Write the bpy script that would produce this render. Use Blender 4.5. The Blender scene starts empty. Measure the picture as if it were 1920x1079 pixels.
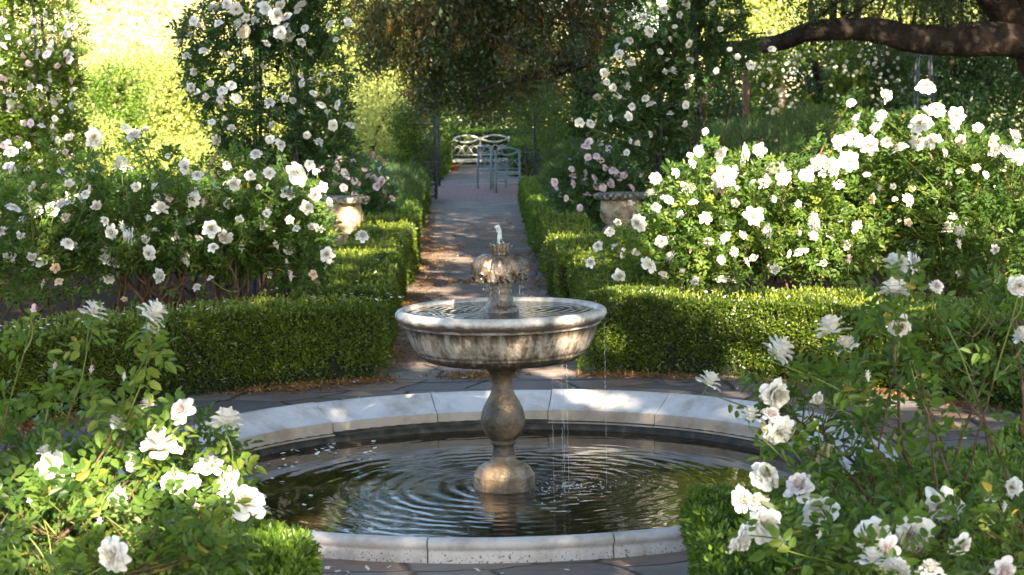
import bpy, math
import numpy as np
from mathutils import Matrix, Vector
R_ = math.radians
rng = np.random.default_rng(7)
scene = bpy.context.scene
col = scene.collection
FPX, PITCH, ROLL, CH = 3527.0, R_(5.75), R_(1.07), 2.0
FX, FY = -0.062, 10.044            # fountain axis

# ---------------------------------------------------------------- camera maths
def ray(px, py):
    x = px - 960; y = py - 539.5
    c, s = math.cos(ROLL), math.sin(ROLL)
    a = x*c - y*s; b = x*s + y*c
    d = (a/FPX, 1.0, -b/FPX)
    c, s = math.cos(PITCH), math.sin(PITCH)
    return (d[0], c + d[2]*s, -s + d[2]*c)
def G(px, py, z=0.0):
    r = ray(px, py); t = (z-CH)/r[2]
    return np.array((r[0]*t, r[1]*t, z))
def at(px, py, Y):
    r = ray(px, py); t = Y/r[1]
    return np.array((r[0]*t, Y, CH + r[2]*t))
def pxm(Y): return FPX/Y            # photo pixels per metre at depth Y
def in_frame(P, margin=1.06):
    X, Y, Z = P[:, 0], P[:, 1], P[:, 2]-CH
    c, s = math.cos(PITCH), math.sin(PITCH)
    d = Y*c - Z*s; u = Y*s + Z*c
    dd = np.maximum(d, .01)
    return (d > .1) & (np.abs(X/dd) < .272*margin) & (np.abs(u/dd) < .153*margin)

# ---------------------------------------------------------------- mesh helpers
class MB:
    def __init__(s): s.v = []; s.f = []; s.t = []; s.m = []; s.n = 0
    def add(s, V, F, tint=0.5, mat=0):
        V = np.asarray(V, dtype=np.float64).reshape(-1, 3); F = np.asarray(F, dtype=np.int64)
        if len(V) == 0 or len(F) == 0: return s
        s.v.append(V); s.f.append(F + s.n); s.n += len(V)
        s.t.append(np.broadcast_to(np.asarray(tint, dtype=np.float64), (len(V),)))
        s.m.append(np.full(len(F), mat)); return s
def add_mb(m, VF, tint=0.5, mat=0): m.add(VF[0], VF[1], tint, mat)
def make_mesh(name, mb, mats, origin=(0, 0, 0), smooth=False):
    me = bpy.data.meshes.new(name)
    V = np.concatenate(mb.v) - np.asarray(origin, dtype=np.float64)
    me.vertices.add(len(V)); me.vertices.foreach_set('co', V.astype(np.float32).ravel())
    sizes = np.concatenate([np.full(len(f), f.shape[1]) for f in mb.f])
    loops = np.concatenate([f.ravel() for f in mb.f])
    me.loops.add(len(loops)); me.loops.foreach_set('vertex_index', loops.astype(np.int32))
    me.polygons.add(len(sizes))
    start = np.concatenate([[0], np.cumsum(sizes)[:-1]])
    me.polygons.foreach_set('loop_start', start.astype(np.int32))
    me.polygons.foreach_set('loop_total', sizes.astype(np.int32))
    me.polygons.foreach_set('material_index', np.concatenate(mb.m).astype(np.int32))
    me.polygons.foreach_set('use_smooth', np.full(len(sizes), smooth))
    a = me.attributes.new('tint', 'FLOAT', 'POINT')
    a.data.foreach_set('value', np.concatenate(mb.t).astype(np.float32))
    me.update(calc_edges=True); me.validate()
    for m in (mats if isinstance(mats, (list, tuple)) else [mats]): me.materials.append(m)
    return me
def wloc(o):
    return np.array(o.location) + (wloc(o.parent) if o.parent else 0)
def link(name, me, parent=None, loc=None):
    o = bpy.data.objects.new(name, me); col.objects.link(o)
    if parent is not None: o.parent = parent
    if loc is not None: o.location = loc
    return o
def part(name, mb, mats, parent, smooth=False):
    """one mesh object, built in world coordinates, origin at its parent's base"""
    org = wloc(parent) if parent is not None else np.zeros(3)
    return link(name, make_mesh(name, mb, mats, org, smooth), parent)
def single(name, mb, mats, label, cat, base=(0, 0, 0), group=None, smooth=False, kind=None):
    o = link(name, make_mesh(name, mb, mats, base, smooth), None, base)
    if label: o['label'] = label
    if cat: o['category'] = cat
    if group: o['group'] = group
    if kind: o['kind'] = kind
    return o
def thing(name, label, cat, loc, group=None):
    o = bpy.data.objects.new(name, None); col.objects.link(o); o.location = loc
    o.empty_display_size = .1
    o['label'] = label; o['category'] = cat
    if group: o['group'] = group
    return o

def norm(a): return a/np.maximum(np.linalg.norm(a, axis=-1, keepdims=True), 1e-9)
def wob(P, f=1.0, seed=0.0):
    """cheap smooth noise about -1..1"""
    P = np.asarray(P)*f
    x, y, z = P[..., 0]+seed*1.7, P[..., 1]-seed*2.3, P[..., 2]+seed*.9
    return (np.sin(x*1.3+1.7*np.sin(y*.9+z*.7)) + np.sin(y*1.7+1.3*np.sin(z*1.1+x*.6)+2.) + np.sin(z*1.9+1.1*np.sin(x*1.2+y*.8)+4.)
            + .6*np.sin(x*3.1+y*2.3+z*2.9+seed))/3.0
def tube(pts, rad, n=6, cap=True):
    P = np.asarray(pts, dtype=float); k = len(P)
    rad = np.broadcast_to(np.asarray(rad, dtype=float), (k,))
    T = norm(np.gradient(P, axis=0))
    ref = np.array([0, 0, 1.]) if abs(T[0][2]) < .9 else np.array([1., 0, 0])
    V = []
    u = norm(np.cross(T[0], ref))
    for i in range(k):
        u = norm(u - T[i]*np.dot(u, T[i])); w = np.cross(T[i], u)
        a = np.arange(n)*2*np.pi/n
        V.append(P[i] + rad[i]*(np.cos(a)[:, None]*u + np.sin(a)[:, None]*w))
    V = np.concatenate(V)
    F = [(i*n+j, i*n+(j+1) % n, (i+1)*n+(j+1) % n, (i+1)*n+j) for i in range(k-1) for j in range(n)]
    return V, np.array(F)
def add_tube(mb, pts, rad, n=6, tint=.5, mat=0, cap=True):
    V, F = tube(pts, rad, n); b = mb.n
    mb.add(V, F, tint, mat)
    if cap:
        k = len(pts)
        mb.f.append(np.array([[b+j for j in range(n)][::-1]])); mb.m.append(np.array([mat]))
        mb.f.append(np.array([[b+(k-1)*n+j for j in range(n)]])); mb.m.append(np.array([mat]))
def lathe(mb, prof, c, n=64, tint=.5, mat=0, a0=0., a1=2*np.pi, mod=None):
    prof = np.asarray(prof, dtype=float); k = len(prof); full = abs(a1-a0-2*np.pi) < 1e-6
    m = n if full else n+1
    a = a0 + np.arange(m)*(a1-a0)/n
    r = prof[:, 0][:, None]*np.ones(m)[None]
    z = prof[:, 1][:, None]*np.ones(m)[None]
    if mod is not None: r, z = mod(r, z, a[None]*np.ones((k, 1)))
    V = np.stack([c[0]+r*np.cos(a), c[1]+r*np.sin(a), c[2]+z], -1).reshape(-1, 3)
    F = []
    for i in range(k-1):
        for j in range(n):
            j2 = (j+1) % m if full else j+1
            F.append((i*m+j, i*m+j2, (i+1)*m+j2, (i+1)*m+j))
    mb.add(V, np.array(F), tint, mat)
def box(mb, c, d, rz=0, tint=.5, mat=0):
    s = np.array([(x, y, z) for z in (-.5, .5) for y in (-.5, .5) for x in (-.5, .5)])*np.asarray(d)
    ca, sa = math.cos(rz), math.sin(rz)
    V = np.stack([s[:, 0]*ca-s[:, 1]*sa, s[:, 0]*sa+s[:, 1]*ca, s[:, 2]], -1)+np.asarray(c)
    mb.add(V, [(0, 2, 3, 1), (4, 5, 7, 6), (0, 1, 5, 4), (2, 6, 7, 3), (0, 4, 6, 2), (1, 3, 7, 5)], tint, mat)
def bez(a, b, c, n=8):
    t = np.linspace(0, 1, n)[:, None]
    return (1-t)**2*np.asarray(a)+2*t*(1-t)*np.asarray(b)+t*t*np.asarray(c)

# leaves ------------------------------------------------------------
def leaves(mb, C, A, N, L, W, tint, fold=True, mat=0):
    C = np.asarray(C); n = len(C)
    if n == 0: return
    A = norm(A); N = norm(N - A*np.sum(N*A, -1, keepdims=True)); S = np.cross(N, A)
    L = np.broadcast_to(np.asarray(L, dtype=float), (n,))[:, None]; W = np.broadcast_to(np.asarray(W, dtype=float), (n,))[:, None]
    if fold:
        V = np.stack([C, C+A*L*.28+S*W*.46+N*W*.16, C+A*L*.72+S*W*.36+N*W*.10, C+A*L-N*L*.10,
                      C+A*L*.72-S*W*.36+N*W*.10, C+A*L*.28-S*W*.46+N*W*.16], 1)
        b = np.arange(n)[:, None]*6
        F = np.concatenate([b+np.array([[0, 3, 2, 1]]), b+np.array([[0, 5, 4, 3]])])
        k = 6
    else:
        V = np.stack([C, C+A*L*.45+S*W*.5, C+A*L, C+A*L*.45-S*W*.5], 1)
        F = np.arange(n)[:, None]*4+np.array([[0, 3, 2, 1]]); k = 4
    mb.add(V.reshape(-1, 3), F, np.repeat(np.asarray(tint), k) if np.ndim(tint) else tint, mat)
def rdir(n, g=None): return norm((g or rng).normal(size=(n, 3)))

# ---------------------------------------------------------------- materials
def new_mat(name):
    m = bpy.data.materials.new(name); m.use_nodes = True
    nt = m.node_tree; nt.nodes.clear()
    return m, nt, nt.nodes, nt.links
def nd(ns, t, **kw):
    x = ns.new(t)
    for k, v in kw.items():
        if k in x.inputs: x.inputs[k].default_value = v
        else: setattr(x, k, v)
    return x
def c4(c): return (c[0], c[1], c[2], 1.0)
def ramp(ns, stops, interp='LINEAR'):
    r = ns.new('ShaderNodeValToRGB'); e = r.color_ramp.elements; r.color_ramp.interpolation = interp
    while len(e) < len(stops): e.new(.5)
    for i, (p, c) in enumerate(stops): e[i].position = p; e[i].color = c4(c)
    return r
def foliage(name, cols, trans=.35, tcol=(.35, .5, .05), rough=.42, spec=.35):
    m, nt, ns, ls = new_mat(name)
    at_ = nd(ns, 'ShaderNodeAttribute', attribute_name='tint')
    k = len(cols); rp = ramp(ns, [((0, .45, .9, 1.)[i] if k == 4 else i/(k-1), c) for i, c in enumerate(cols)])
    ls.new(at_.outputs['Fac'], rp.inputs[0])
    p = nd(ns, 'ShaderNodeBsdfPrincipled'); p.inputs['Roughness'].default_value = rough
    p.inputs['Specular IOR Level'].default_value = spec
    ls.new(rp.outputs[0], p.inputs['Base Color'])
    t = nd(ns, 'ShaderNodeBsdfTranslucent')
    mx = nd(ns, 'ShaderNodeMix', data_type='RGBA'); mx.inputs[0].default_value = .55
    ls.new(rp.outputs[0], mx.inputs[6]); mx.inputs[7].default_value = c4(tcol)
    ls.new(mx.outputs[2], t.inputs['Color'])
    sh = nd(ns, 'ShaderNodeMixShader'); sh.inputs[0].default_value = trans
    ls.new(p.outputs[0], sh.inputs[1]); ls.new(t.outputs[0], sh.inputs[2])
    o = nd(ns, 'ShaderNodeOutputMaterial'); ls.new(sh.outputs[0], o.inputs[0])
    return m
def petal(name, cols, tcol, trans=.3):
    return foliage(name, cols, trans, tcol, .55, .25)
def noise_mat(name, stops, scale=5, detail=6, rough=.8, bump=.3, bscale=None, stretch=(1, 1, 1), spec=.3, dist=0., bdist=.01, tint=0., metallic=0):
    m, nt, ns, ls = new_mat(name)
    tc = nd(ns, 'ShaderNodeNewGeometry')
    mp = nd(ns, 'ShaderNodeMapping'); mp.inputs['Scale'].default_value = stretch
    ls.new(tc.outputs['Position'], mp.inputs[0])
    n1 = nd(ns, 'ShaderNodeTexNoise', Scale=scale, Detail=detail, Distortion=dist); ls.new(mp.outputs[0], n1.inputs[0])
    rp = ramp(ns, stops); ls.new(n1.outputs[0], rp.inputs[0])
    p = nd(ns, 'ShaderNodeBsdfPrincipled'); p.inputs['Roughness'].default_value = rough
    p.inputs['Specular IOR Level'].default_value = spec; p.inputs['Metallic'].default_value = metallic
    ls.new(rp.outputs[0], p.inputs['Base Color'])
    n2 = nd(ns, 'ShaderNodeTexNoise', Scale=bscale or scale*4, Detail=8.0); ls.new(mp.outputs[0], n2.inputs[0])
    b = nd(ns, 'ShaderNodeBump', Strength=bump, Distance=bdist); ls.new(n2.outputs[0], b.inputs['Height'])
    ls.new(b.outputs[0], p.inputs['Normal'])
    o = nd(ns, 'ShaderNodeOutputMaterial'); ls.new(p.outputs[0], o.inputs[0])
    return m

M = {}
M['box'] = foliage('box_hedge_leaf', [(.018, .036, .004), (.06, .098, .009), (.19, .225, .02)], .25, (.4, .55, .03), .38, .45)
M['privet'] = foliage('privet_leaf', [(.035, .075, .009), (.075, .14, .015), (.16, .24, .028)], .3, (.4, .55, .04), .4, .4)
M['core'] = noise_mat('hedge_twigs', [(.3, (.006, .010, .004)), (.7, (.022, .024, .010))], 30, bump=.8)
M['rose'] = foliage('rose_leaf', [(.018, .045, .012), (.045, .095, .020), (.11, .18, .03), (.32, .24, .04)], .38, (.42, .58, .04), .42, .35)
M['climber'] = foliage('climbing_rose_leaf', [(.012, .04, .014), (.028, .075, .022), (.06, .13, .03)], .3, (.38, .5, .04), .35, .5)
M['sunny'] = foliage('sunny_shrub_leaf', [(.12, .16, .035), (.28, .33, .08), (.46, .49, .16)], .4, (.6, .64, .16), .5, .3)
M['dark'] = foliage('evergreen_leaf', [(.010, .028, .008), (.022, .055, .014), (.05, .09, .02)], .25, (.3, .42, .04), .4, .4)
M['oak'] = foliage('oak_leaf', [(.020, .034, .014), (.050, .074, .028), (.12, .15, .06)], .22, (.3, .35, .05), .4, .45)
M['catkin'] = foliage('oak_catkin', [(.10, .065, .025), (.20, .13, .05), (.30, .21, .09)], .3, (.5, .25, .05), .8, .1)
M['feather'] = foliage('feathery_leaf', [(.03, .055, .022), (.05, .09, .035), (.09, .14, .05)], .3, (.35, .45, .08), .6, .2)
M['dry'] = foliage('dry_brush', [(.30, .27, .12), (.48, .44, .22), (.62, .60, .36)], .25, (.6, .6, .3), .8, .1)
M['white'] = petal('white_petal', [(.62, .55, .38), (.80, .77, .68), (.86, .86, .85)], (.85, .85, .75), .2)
M['blush'] = petal('blush_petal', [(.72, .42, .42), (.82, .64, .68), (.86, .76, .80)], (.8, .65, .6))
M['magenta'] = petal('magenta_petal', [(.60, .10, .25), (.75, .25, .42), (.8, .4, .5)], (.8, .3, .4))
M['faded'] = petal('faded_petal', [(.45, .28, .15), (.70, .52, .36), (.78, .66, .5)], (.6, .45, .3))
M['sepal'] = foliage('sepal', [(.06, .14, .02), (.09, .20, .03), (.14, .26, .04)], .2)
M['stem'] = foliage('green_stem', [(.07, .10, .025), (.12, .16, .04), (.2, .25, .06)], .05)
M['cane'] = noise_mat('woody_cane', [(.3, (.045, .028, .018)), (.7, (.16, .10, .06))], 25, bump=.6, rough=.85)
M['bark'] = noise_mat('oak_bark', [(.28, (.009, .007, .006)), (.5, (.028, .021, .017)), (.75, (.085, .06, .046))], 3.2, 8, .9, 1.0, 14, (1, 1, 1), .2, .6, .05)
M['iron'] = noise_mat('weathered_iron', [(.3, (.03, .034, .045)), (.7, (.075, .085, .11))], 20, bump=.2, rough=.6)
M['cream'] = noise_mat('cream_paint', [(.3, (.50, .49, .44)), (.7, (.68, .67, .62))], 12, bump=.1, rough=.5)
M['bluepaint'] = noise_mat('blue_grey_paint', [(.3, (.11, .17, .19)), (.7, (.20, .28, .31))], 12, bump=.1, rough=.5)
M['terra'] = noise_mat('terracotta', [(.3, (.35, .09, .04)), (.7, (.55, .18, .08))], 12, bump=.2)
M['soil'] = noise_mat('soil', [(.3, (.022, .015, .010)), (.6, (.06, .04, .026)), (.8, (.10, .075, .05))], 6, 8, .95, .9, 25)
M['litter'] = foliage('leaf_litter', [(.10, .05, .02), (.24, .12, .045), (.42, .25, .10)], .1, (.4, .2, .05), .8, .1)
M['brickp'] = noise_mat('pergola_brick', [(.3, (.22, .12, .09)), (.7, (.42, .27, .21))], 14, bump=.5)
M['urn'] = noise_mat('weathered_urn_stone', [(.32, (.20, .14, .09)), (.5, (.42, .32, .21)), (.7, (.58, .48, .34))], 9, 8, .9, .9, 40, bdist=.02)
M['urncap'] = noise_mat('lichen_stone', [(.38, (.05, .045, .04)), (.52, (.17, .15, .12)), (.68, (.50, .44, .33))], 26, 6, .9, .9, 60)

def paving_mat():
    m, nt, ns, ls = new_mat('slate_flagstones')
    g = nd(ns, 'ShaderNodeNewGeometry')
    nz = nd(ns, 'ShaderNodeTexNoise', Scale=2.2, Detail=3.0); ls.new(g.outputs['Position'], nz.inputs[0])
    ad = nd(ns, 'ShaderNodeVectorMath', operation='MULTIPLY_ADD'); ls.new(nz.outputs['Color'], ad.inputs[0]); ad.inputs[1].default_value = (.16, .16, 0)
    ls.new(g.outputs['Position'], ad.inputs[2])
    mp = nd(ns, 'ShaderNodeMapping'); mp.inputs['Scale'].default_value = (1.0, 1.5, 1); ls.new(ad.outputs[0], mp.inputs[0])
    v = nd(ns, 'ShaderNodeTexVoronoi', Scale=1.75, Randomness=.9, voronoi_dimensions='2D'); ls.new(mp.outputs[0], v.inputs[0])
    e = nd(ns, 'ShaderNodeTexVoronoi', Scale=1.75, Randomness=.9, voronoi_dimensions='2D', feature='DISTANCE_TO_EDGE'); ls.new(mp.outputs[0], e.inputs[0])
    sp = nd(ns, 'ShaderNodeSeparateColor'); ls.new(v.outputs['Color'], sp.inputs[0])
    n2 = nd(ns, 'ShaderNodeTexNoise', Scale=9., Detail=9.0, Roughness=.65)
    mp2 = nd(ns, 'ShaderNodeMapping'); mp2.inputs['Scale'].default_value = (.5, 1.6, 1); ls.new(g.outputs['Position'], mp2.inputs[0]); ls.new(mp2.outputs[0], n2.inputs[0])
    mixv = nd(ns, 'ShaderNodeMath', operation='MULTIPLY_ADD'); ls.new(n2.outputs[0], mixv.inputs[0]); mixv.inputs[1].default_value = .9
    mm = nd(ns, 'ShaderNodeMath', operation='MULTIPLY_ADD'); ls.new(sp.outputs[0], mm.inputs[0]); mm.inputs[1].default_value = .62; mm.inputs[2].default_value = -.25
    ls.new(mm.outputs[0], mixv.inputs[2])
    rp = ramp(ns, [(.12, (.095, .085, .085)), (.34, (.18, .165, .17)), (.5, (.25, .19, .165)), (.62, (.32, .22, .16)), (.8, (.28, .265, .26)), (.95, (.42, .36, .30))])
    ls.new(mixv.outputs[0], rp.inputs[0])
    em = nd(ns, 'ShaderNodeMapRange'); em.inputs[1].default_value = 0; em.inputs[2].default_value = .04; ls.new(e.outputs['Distance'], em.inputs[0])
    # brown organic staining
    n3 = nd(ns, 'ShaderNodeTexNoise', Scale=1.1, Detail=6.0, Roughness=.6); ls.new(g.outputs['Position'], n3.inputs[0])
    r3 = ramp(ns, [(.46, (0, 0, 0)), (.60, (1, 1, 1))]); ls.new(n3.outputs[0], r3.inputs[0])
    k3 = nd(ns, 'ShaderNodeMath', operation='MULTIPLY'); ls.new(r3.outputs[0], k3.inputs[0]); k3.inputs[1].default_value = .6
    mxb = nd(ns, 'ShaderNodeMix', data_type='RGBA'); ls.new(k3.outputs[0], mxb.inputs[0]); ls.new(rp.outputs[0], mxb.inputs[6]); mxb.inputs[7].default_value = (.17, .10, .06, 1)
    mx = nd(ns, 'ShaderNodeMix', data_type='RGBA'); ls.new(em.outputs[0], mx.inputs[0]); mx.inputs[6].default_value = (.035, .026, .02, 1); ls.new(mxb.outputs[2], mx.inputs[7])
    p = nd(ns, 'ShaderNodeBsdfPrincipled'); ls.new(mx.outputs[2], p.inputs['Base Color'])
    rr = nd(ns, 'ShaderNodeMapRange'); ls.new(n2.outputs[0], rr.inputs[0]); rr.inputs[3].default_value = .32; rr.inputs[4].default_value = .7
    ls.new(rr.outputs[0], p.inputs['Roughness']); p.inputs['Specular IOR Level'].default_value = .6
    # each slab tilts slightly and has split-slate relief
    s1 = nd(ns, 'ShaderNodeMath', operation='MULTIPLY_ADD'); ls.new(em.outputs[0], s1.inputs[0]); s1.inputs[1].default_value = .6; ls.new(n2.outputs[0], s1.inputs[2])
    b = nd(ns, 'ShaderNodeBump', Strength=1., Distance=.07); ls.new(s1.outputs[0], b.inputs['Height']); ls.new(b.outputs[0], p.inputs['Normal'])
    o = nd(ns, 'ShaderNodeOutputMaterial'); ls.new(p.outputs[0], o.inputs[0])
    return m
M['paving'] = paving_mat()
def brick_mat():
    m, nt, ns, ls = new_mat('brick_paving')
    g = nd(ns, 'ShaderNodeNewGeometry')
    b = nd(ns, 'ShaderNodeTexBrick', Scale=2.2); ls.new(g.outputs['Position'], b.inputs[0])
    b.inputs['Color1'].default_value = (.42, .16, .11, 1); b.inputs['Color2'].default_value = (.22, .11, .09, 1); b.inputs['Mortar'].default_value = (.07, .06, .055, 1)
    b.inputs['Mortar Size'].default_value = .02
    n = nd(ns, 'ShaderNodeTexNoise', Scale=6., Detail=6.0); ls.new(g.outputs['Position'], n.inputs[0])
    mx = nd(ns, 'ShaderNodeMix', data_type='RGBA', blend_type='MULTIPLY'); mx.inputs[0].default_value = .6
    ls.new(b.outputs[0], mx.inputs[6]); ls.new(n.outputs[0], mx.inputs[7])
    gm = nd(ns, 'ShaderNodeBrightContrast'); gm.inputs[1].default_value = .05; ls.new(mx.outputs[2], gm.inputs[0])
    p = nd(ns, 'ShaderNodeBsdfPrincipled', Roughness=.7); ls.new(gm.outputs[0], p.inputs['Base Color'])
    bp = nd(ns, 'ShaderNodeBump', Strength=.5, Distance=.01); ls.new(b.outputs['Fac'], bp.inputs['Height']); bp.invert = True; ls.new(bp.outputs[0], p.inputs['Normal'])
    o = nd(ns, 'ShaderNodeOutputMaterial'); ls.new(p.outputs[0], o.inputs[0])
    return m
M['brick'] = brick_mat()
def ground_mat():
    m, nt, ns, ls = new_mat('garden_ground')
    g = nd(ns, 'ShaderNodeNewGeometry')
    n = nd(ns, 'ShaderNodeTexNoise', Scale=.35, Detail=8.0); ls.new(g.outputs['Position'], n.inputs[0])
    n2 = nd(ns, 'ShaderNodeTexNoise', Scale=14., Detail=8.0); ls.new(g.outputs['Position'], n2.inputs[0])
    r1 = ramp(ns, [(.3, (.012, .009, .006)), (.7, (.05, .034, .022))]); ls.new(n2.outputs[0], r1.inputs[0])
    r2 = ramp(ns, [(.3, (.05, .08, .02)), (.7, (.15, .19, .05))]); ls.new(n2.outputs[0], r2.inputs[0])
    sx = nd(ns, 'ShaderNodeSeparateXYZ'); ls.new(g.outputs['Position'], sx.inputs[0])
    mr = nd(ns, 'ShaderNodeMapRange'); mr.inputs[1].default_value = 26; mr.inputs[2].default_value = 34; ls.new(sx.outputs[1], mr.inputs[0])
    mx = nd(ns, 'ShaderNodeMix', data_type='RGBA'); ls.new(mr.outputs[0], mx.inputs[0]); ls.new(r1.outputs[0], mx.inputs[6]); ls.new(r2.outputs[0], mx.inputs[7])
    p = nd(ns, 'ShaderNodeBsdfPrincipled', Roughness=1.); p.inputs['Specular IOR Level'].default_value = .05; ls.new(mx.outputs[2], p.inputs['Base Color'])
    b = nd(ns, 'ShaderNodeBump', Strength=1., Distance=.03); ls.new(n2.outputs[0], b.inputs['Height']); ls.new(b.outputs[0], p.inputs['Normal'])
    o = nd(ns, 'ShaderNodeOutputMaterial'); ls.new(p.outputs[0], o.inputs[0])
    return m
M['ground'] = ground_mat()
def marble_mat(name, base, stain, pit_z=None):
    m, nt, ns, ls = new_mat(name)
    g = nd(ns, 'ShaderNodeNewGeometry')
    n = nd(ns, 'ShaderNodeTexNoise', Scale=5., Detail=8.0, Roughness=.6, Distortion=.8); ls.new(g.outputs['Position'], n.inputs[0])
    rp = ramp(ns, [(.33, stain), (.52, base), (.75, tuple(min(1, x*1.12) for x in base))]); ls.new(n.outputs[0], rp.inputs[0])
    n2 = nd(ns, 'ShaderNodeTexNoise', Scale=85., Detail=3.0); ls.new(g.outputs['Position'], n2.inputs[0])
    sx = nd(ns, 'ShaderNodeSeparateXYZ'); ls.new(g.outputs['Position'], sx.inputs[0])
    # dark pits and algae, thickest low on the faces
    mr = nd(ns, 'ShaderNodeMapRange'); mr.inputs[1].default_value = .0; mr.inputs[2].default_value = .09; mr.inputs[3].default_value = .39; mr.inputs[4].default_value = .24
    ls.new(sx.outputs[2], mr.inputs[0])
    nz_ = nd(ns, 'ShaderNodeSeparateXYZ'); ls.new(g.outputs['True Normal'], nz_.inputs[0])
    xy = nd(ns, 'ShaderNodeCombineXYZ'); ls.new(sx.outputs[0], xy.inputs[0]); ls.new(sx.outputs[1], xy.inputs[1])
    rd = nd(ns, 'ShaderNodeVectorMath', operation='DISTANCE'); ls.new(xy.outputs[0], rd.inputs[0]); rd.inputs[1].default_value = (FX, FY, 0)
    up = nd(ns, 'ShaderNodeMapRange'); up.inputs[1].default_value = 2.03; up.inputs[2].default_value = 2.075; up.inputs[3].default_value = 0; up.inputs[4].default_value = 1.; ls.new(rd.outputs['Value'], up.inputs[0])
    inn = nd(ns, 'ShaderNodeMapRange'); inn.inputs[1].default_value = 1.836; inn.inputs[2].default_value = 1.846; inn.inputs[3].default_value = .85; inn.inputs[4].default_value = 0; ls.new(rd.outputs['Value'], inn.inputs[0])
    mi = nd(ns, 'ShaderNodeMix', data_type='RGBA'); ls.new(inn.outputs[0], mi.inputs[0]); ls.new(rp.outputs[0], mi.inputs[6]); mi.inputs[7].default_value = (.34, .27, .19, 1)
    # faint runs of dirt and lime on the coping
    n5 = nd(ns, 'ShaderNodeTexNoise', Scale=2.6, Detail=10.0, Roughness=.7); ls.new(g.outputs['Position'], n5.inputs[0])
    r5 = ramp(ns, [(.38, (.62, .58, .52)), (.52, (1, 1, 1))]); ls.new(n5.outputs[0], r5.inputs[0])
    m5 = nd(ns, 'ShaderNodeMix', data_type='RGBA', blend_type='MULTIPLY'); m5.inputs[0].default_value = .8; ls.new(mi.outputs[2], m5.inputs[6]); ls.new(r5.outputs[0], m5.inputs[7])
    mu = nd(ns, 'ShaderNodeMath', operation='MULTIPLY'); ls.new(mr.outputs[0], mu.inputs[0]); ls.new(up.outputs[0], mu.inputs[1])
    lt = nd(ns, 'ShaderNodeMath', operation='SUBTRACT'); ls.new(n2.outputs[0], lt.inputs[0]); ls.new(mu.outputs[0], lt.inputs[1])
    k = nd(ns, 'ShaderNodeMapRange'); k.inputs[1].default_value = 0; k.inputs[2].default_value = .05; ls.new(lt.outputs[0], k.inputs[0])
    mx = nd(ns, 'ShaderNodeMix', data_type='RGBA'); ls.new(k.outputs[0], mx.inputs[0]); mx.inputs[6].default_value = (.13, .115, .10, 1); ls.new(m5.outputs[2], mx.inputs[7])
    p = nd(ns, 'ShaderNodeBsdfPrincipled', Roughness=.6); ls.new(mx.outputs[2], p.inputs['Base Color'])
    b = nd(ns, 'ShaderNodeBump', Strength=.35, Distance=.006); ls.new(n2.outputs[0], b.inputs['Height']); ls.new(b.outputs[0], p.inputs['Normal'])
    o = nd(ns, 'ShaderNodeOutputMaterial'); ls.new(p.outputs[0], o.inputs[0])
    return m
M['marble'] = marble_mat('pale_marble', (.54, .54, .55), (.40, .39, .39))
def streak_mat(name, stops, zs=.12, sc=16., rough=.6, mixn=.5, gloss=.3, low=None):
    """weathered stone: vertical runs of dirt plus blotches"""
    m, nt, ns, ls = new_mat(name)
    g = nd(ns, 'ShaderNodeNewGeometry')
    mp = nd(ns, 'ShaderNodeMapping'); mp.inputs['Scale'].default_value = (1, 1, zs); ls.new(g.outputs['Position'], mp.inputs[0])
    n = nd(ns, 'ShaderNodeTexNoise', Scale=sc, Detail=6.0, Roughness=.6); ls.new(mp.outputs[0], n.inputs[0])
    n2 = nd(ns, 'ShaderNodeTexNoise', Scale=7., Detail=9.0, Roughness=.7); ls.new(g.outputs['Position'], n2.inputs[0])
    mx = nd(ns, 'ShaderNodeMix'); mx.inputs[0].default_value = mixn; ls.new(n.outputs[0], mx.inputs[2]); ls.new(n2.outputs[0], mx.inputs[3])
    last = mx.outputs[0]
    if low:                                # darker bands at given heights
        sx = nd(ns, 'ShaderNodeSeparateXYZ'); ls.new(g.outputs['Position'], sx.inputs[0])
        for z0, wd, amt in low:
            d = nd(ns, 'ShaderNodeMath', operation='SUBTRACT'); ls.new(sx.outputs[2], d.inputs[0]); d.inputs[1].default_value = z0
            a = nd(ns, 'ShaderNodeMath', operation='ABSOLUTE'); ls.new(d.outputs[0], a.inputs[0])
            r = nd(ns, 'ShaderNodeMapRange'); r.inputs[1].default_value = 0; r.inputs[2].default_value = wd; r.inputs[3].default_value = amt; r.inputs[4].default_value = 0; ls.new(a.outputs[0], r.inputs[0])
            s = nd(ns, 'ShaderNodeMath', operation='SUBTRACT'); ls.new(last, s.inputs[0]); ls.new(r.outputs[0], s.inputs[1]); last = s.outputs[0]
    rp = ramp(ns, stops); ls.new(last, rp.inputs[0])
    p = nd(ns, 'ShaderNodeBsdfPrincipled', Roughness=rough); ls.new(rp.outputs[0], p.inputs['Base Color']); p.inputs['Specular IOR Level'].default_value = gloss
    n3 = nd(ns, 'ShaderNodeTexNoise', Scale=45., Detail=8.0); ls.new(g.outputs['Position'], n3.inputs[0])
    b = nd(ns, 'ShaderNodeBump', Strength=.8, Distance=.012); ls.new(n3.outputs[0], b.inputs['Height']); ls.new(b.outputs[0], p.inputs['Normal'])
    o = nd(ns, 'ShaderNodeOutputMaterial'); ls.new(p.outputs[0], o.inputs[0])
    return m
M['bowl'] = streak_mat('stained_bowl_stone', [(.33, (.045, .035, .026)), (.43, (.14, .11, .08)), (.50, (.25, .21, .165)), (.60, (.37, .34, .295))], .06, 34., .6, .33, .4,
                       [(.79, .05, .16), (.635, .035, .16), (.59, .06, .12)])
M['bowlrim'] = streak_mat('pale_bowl_rim', [(.30, (.10, .08, .065)), (.46, (.40, .37, .34)), (.60, (.60, .59, .57))], 1., 12., .45, .5, .5, [(.825, .035, .30)])
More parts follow.
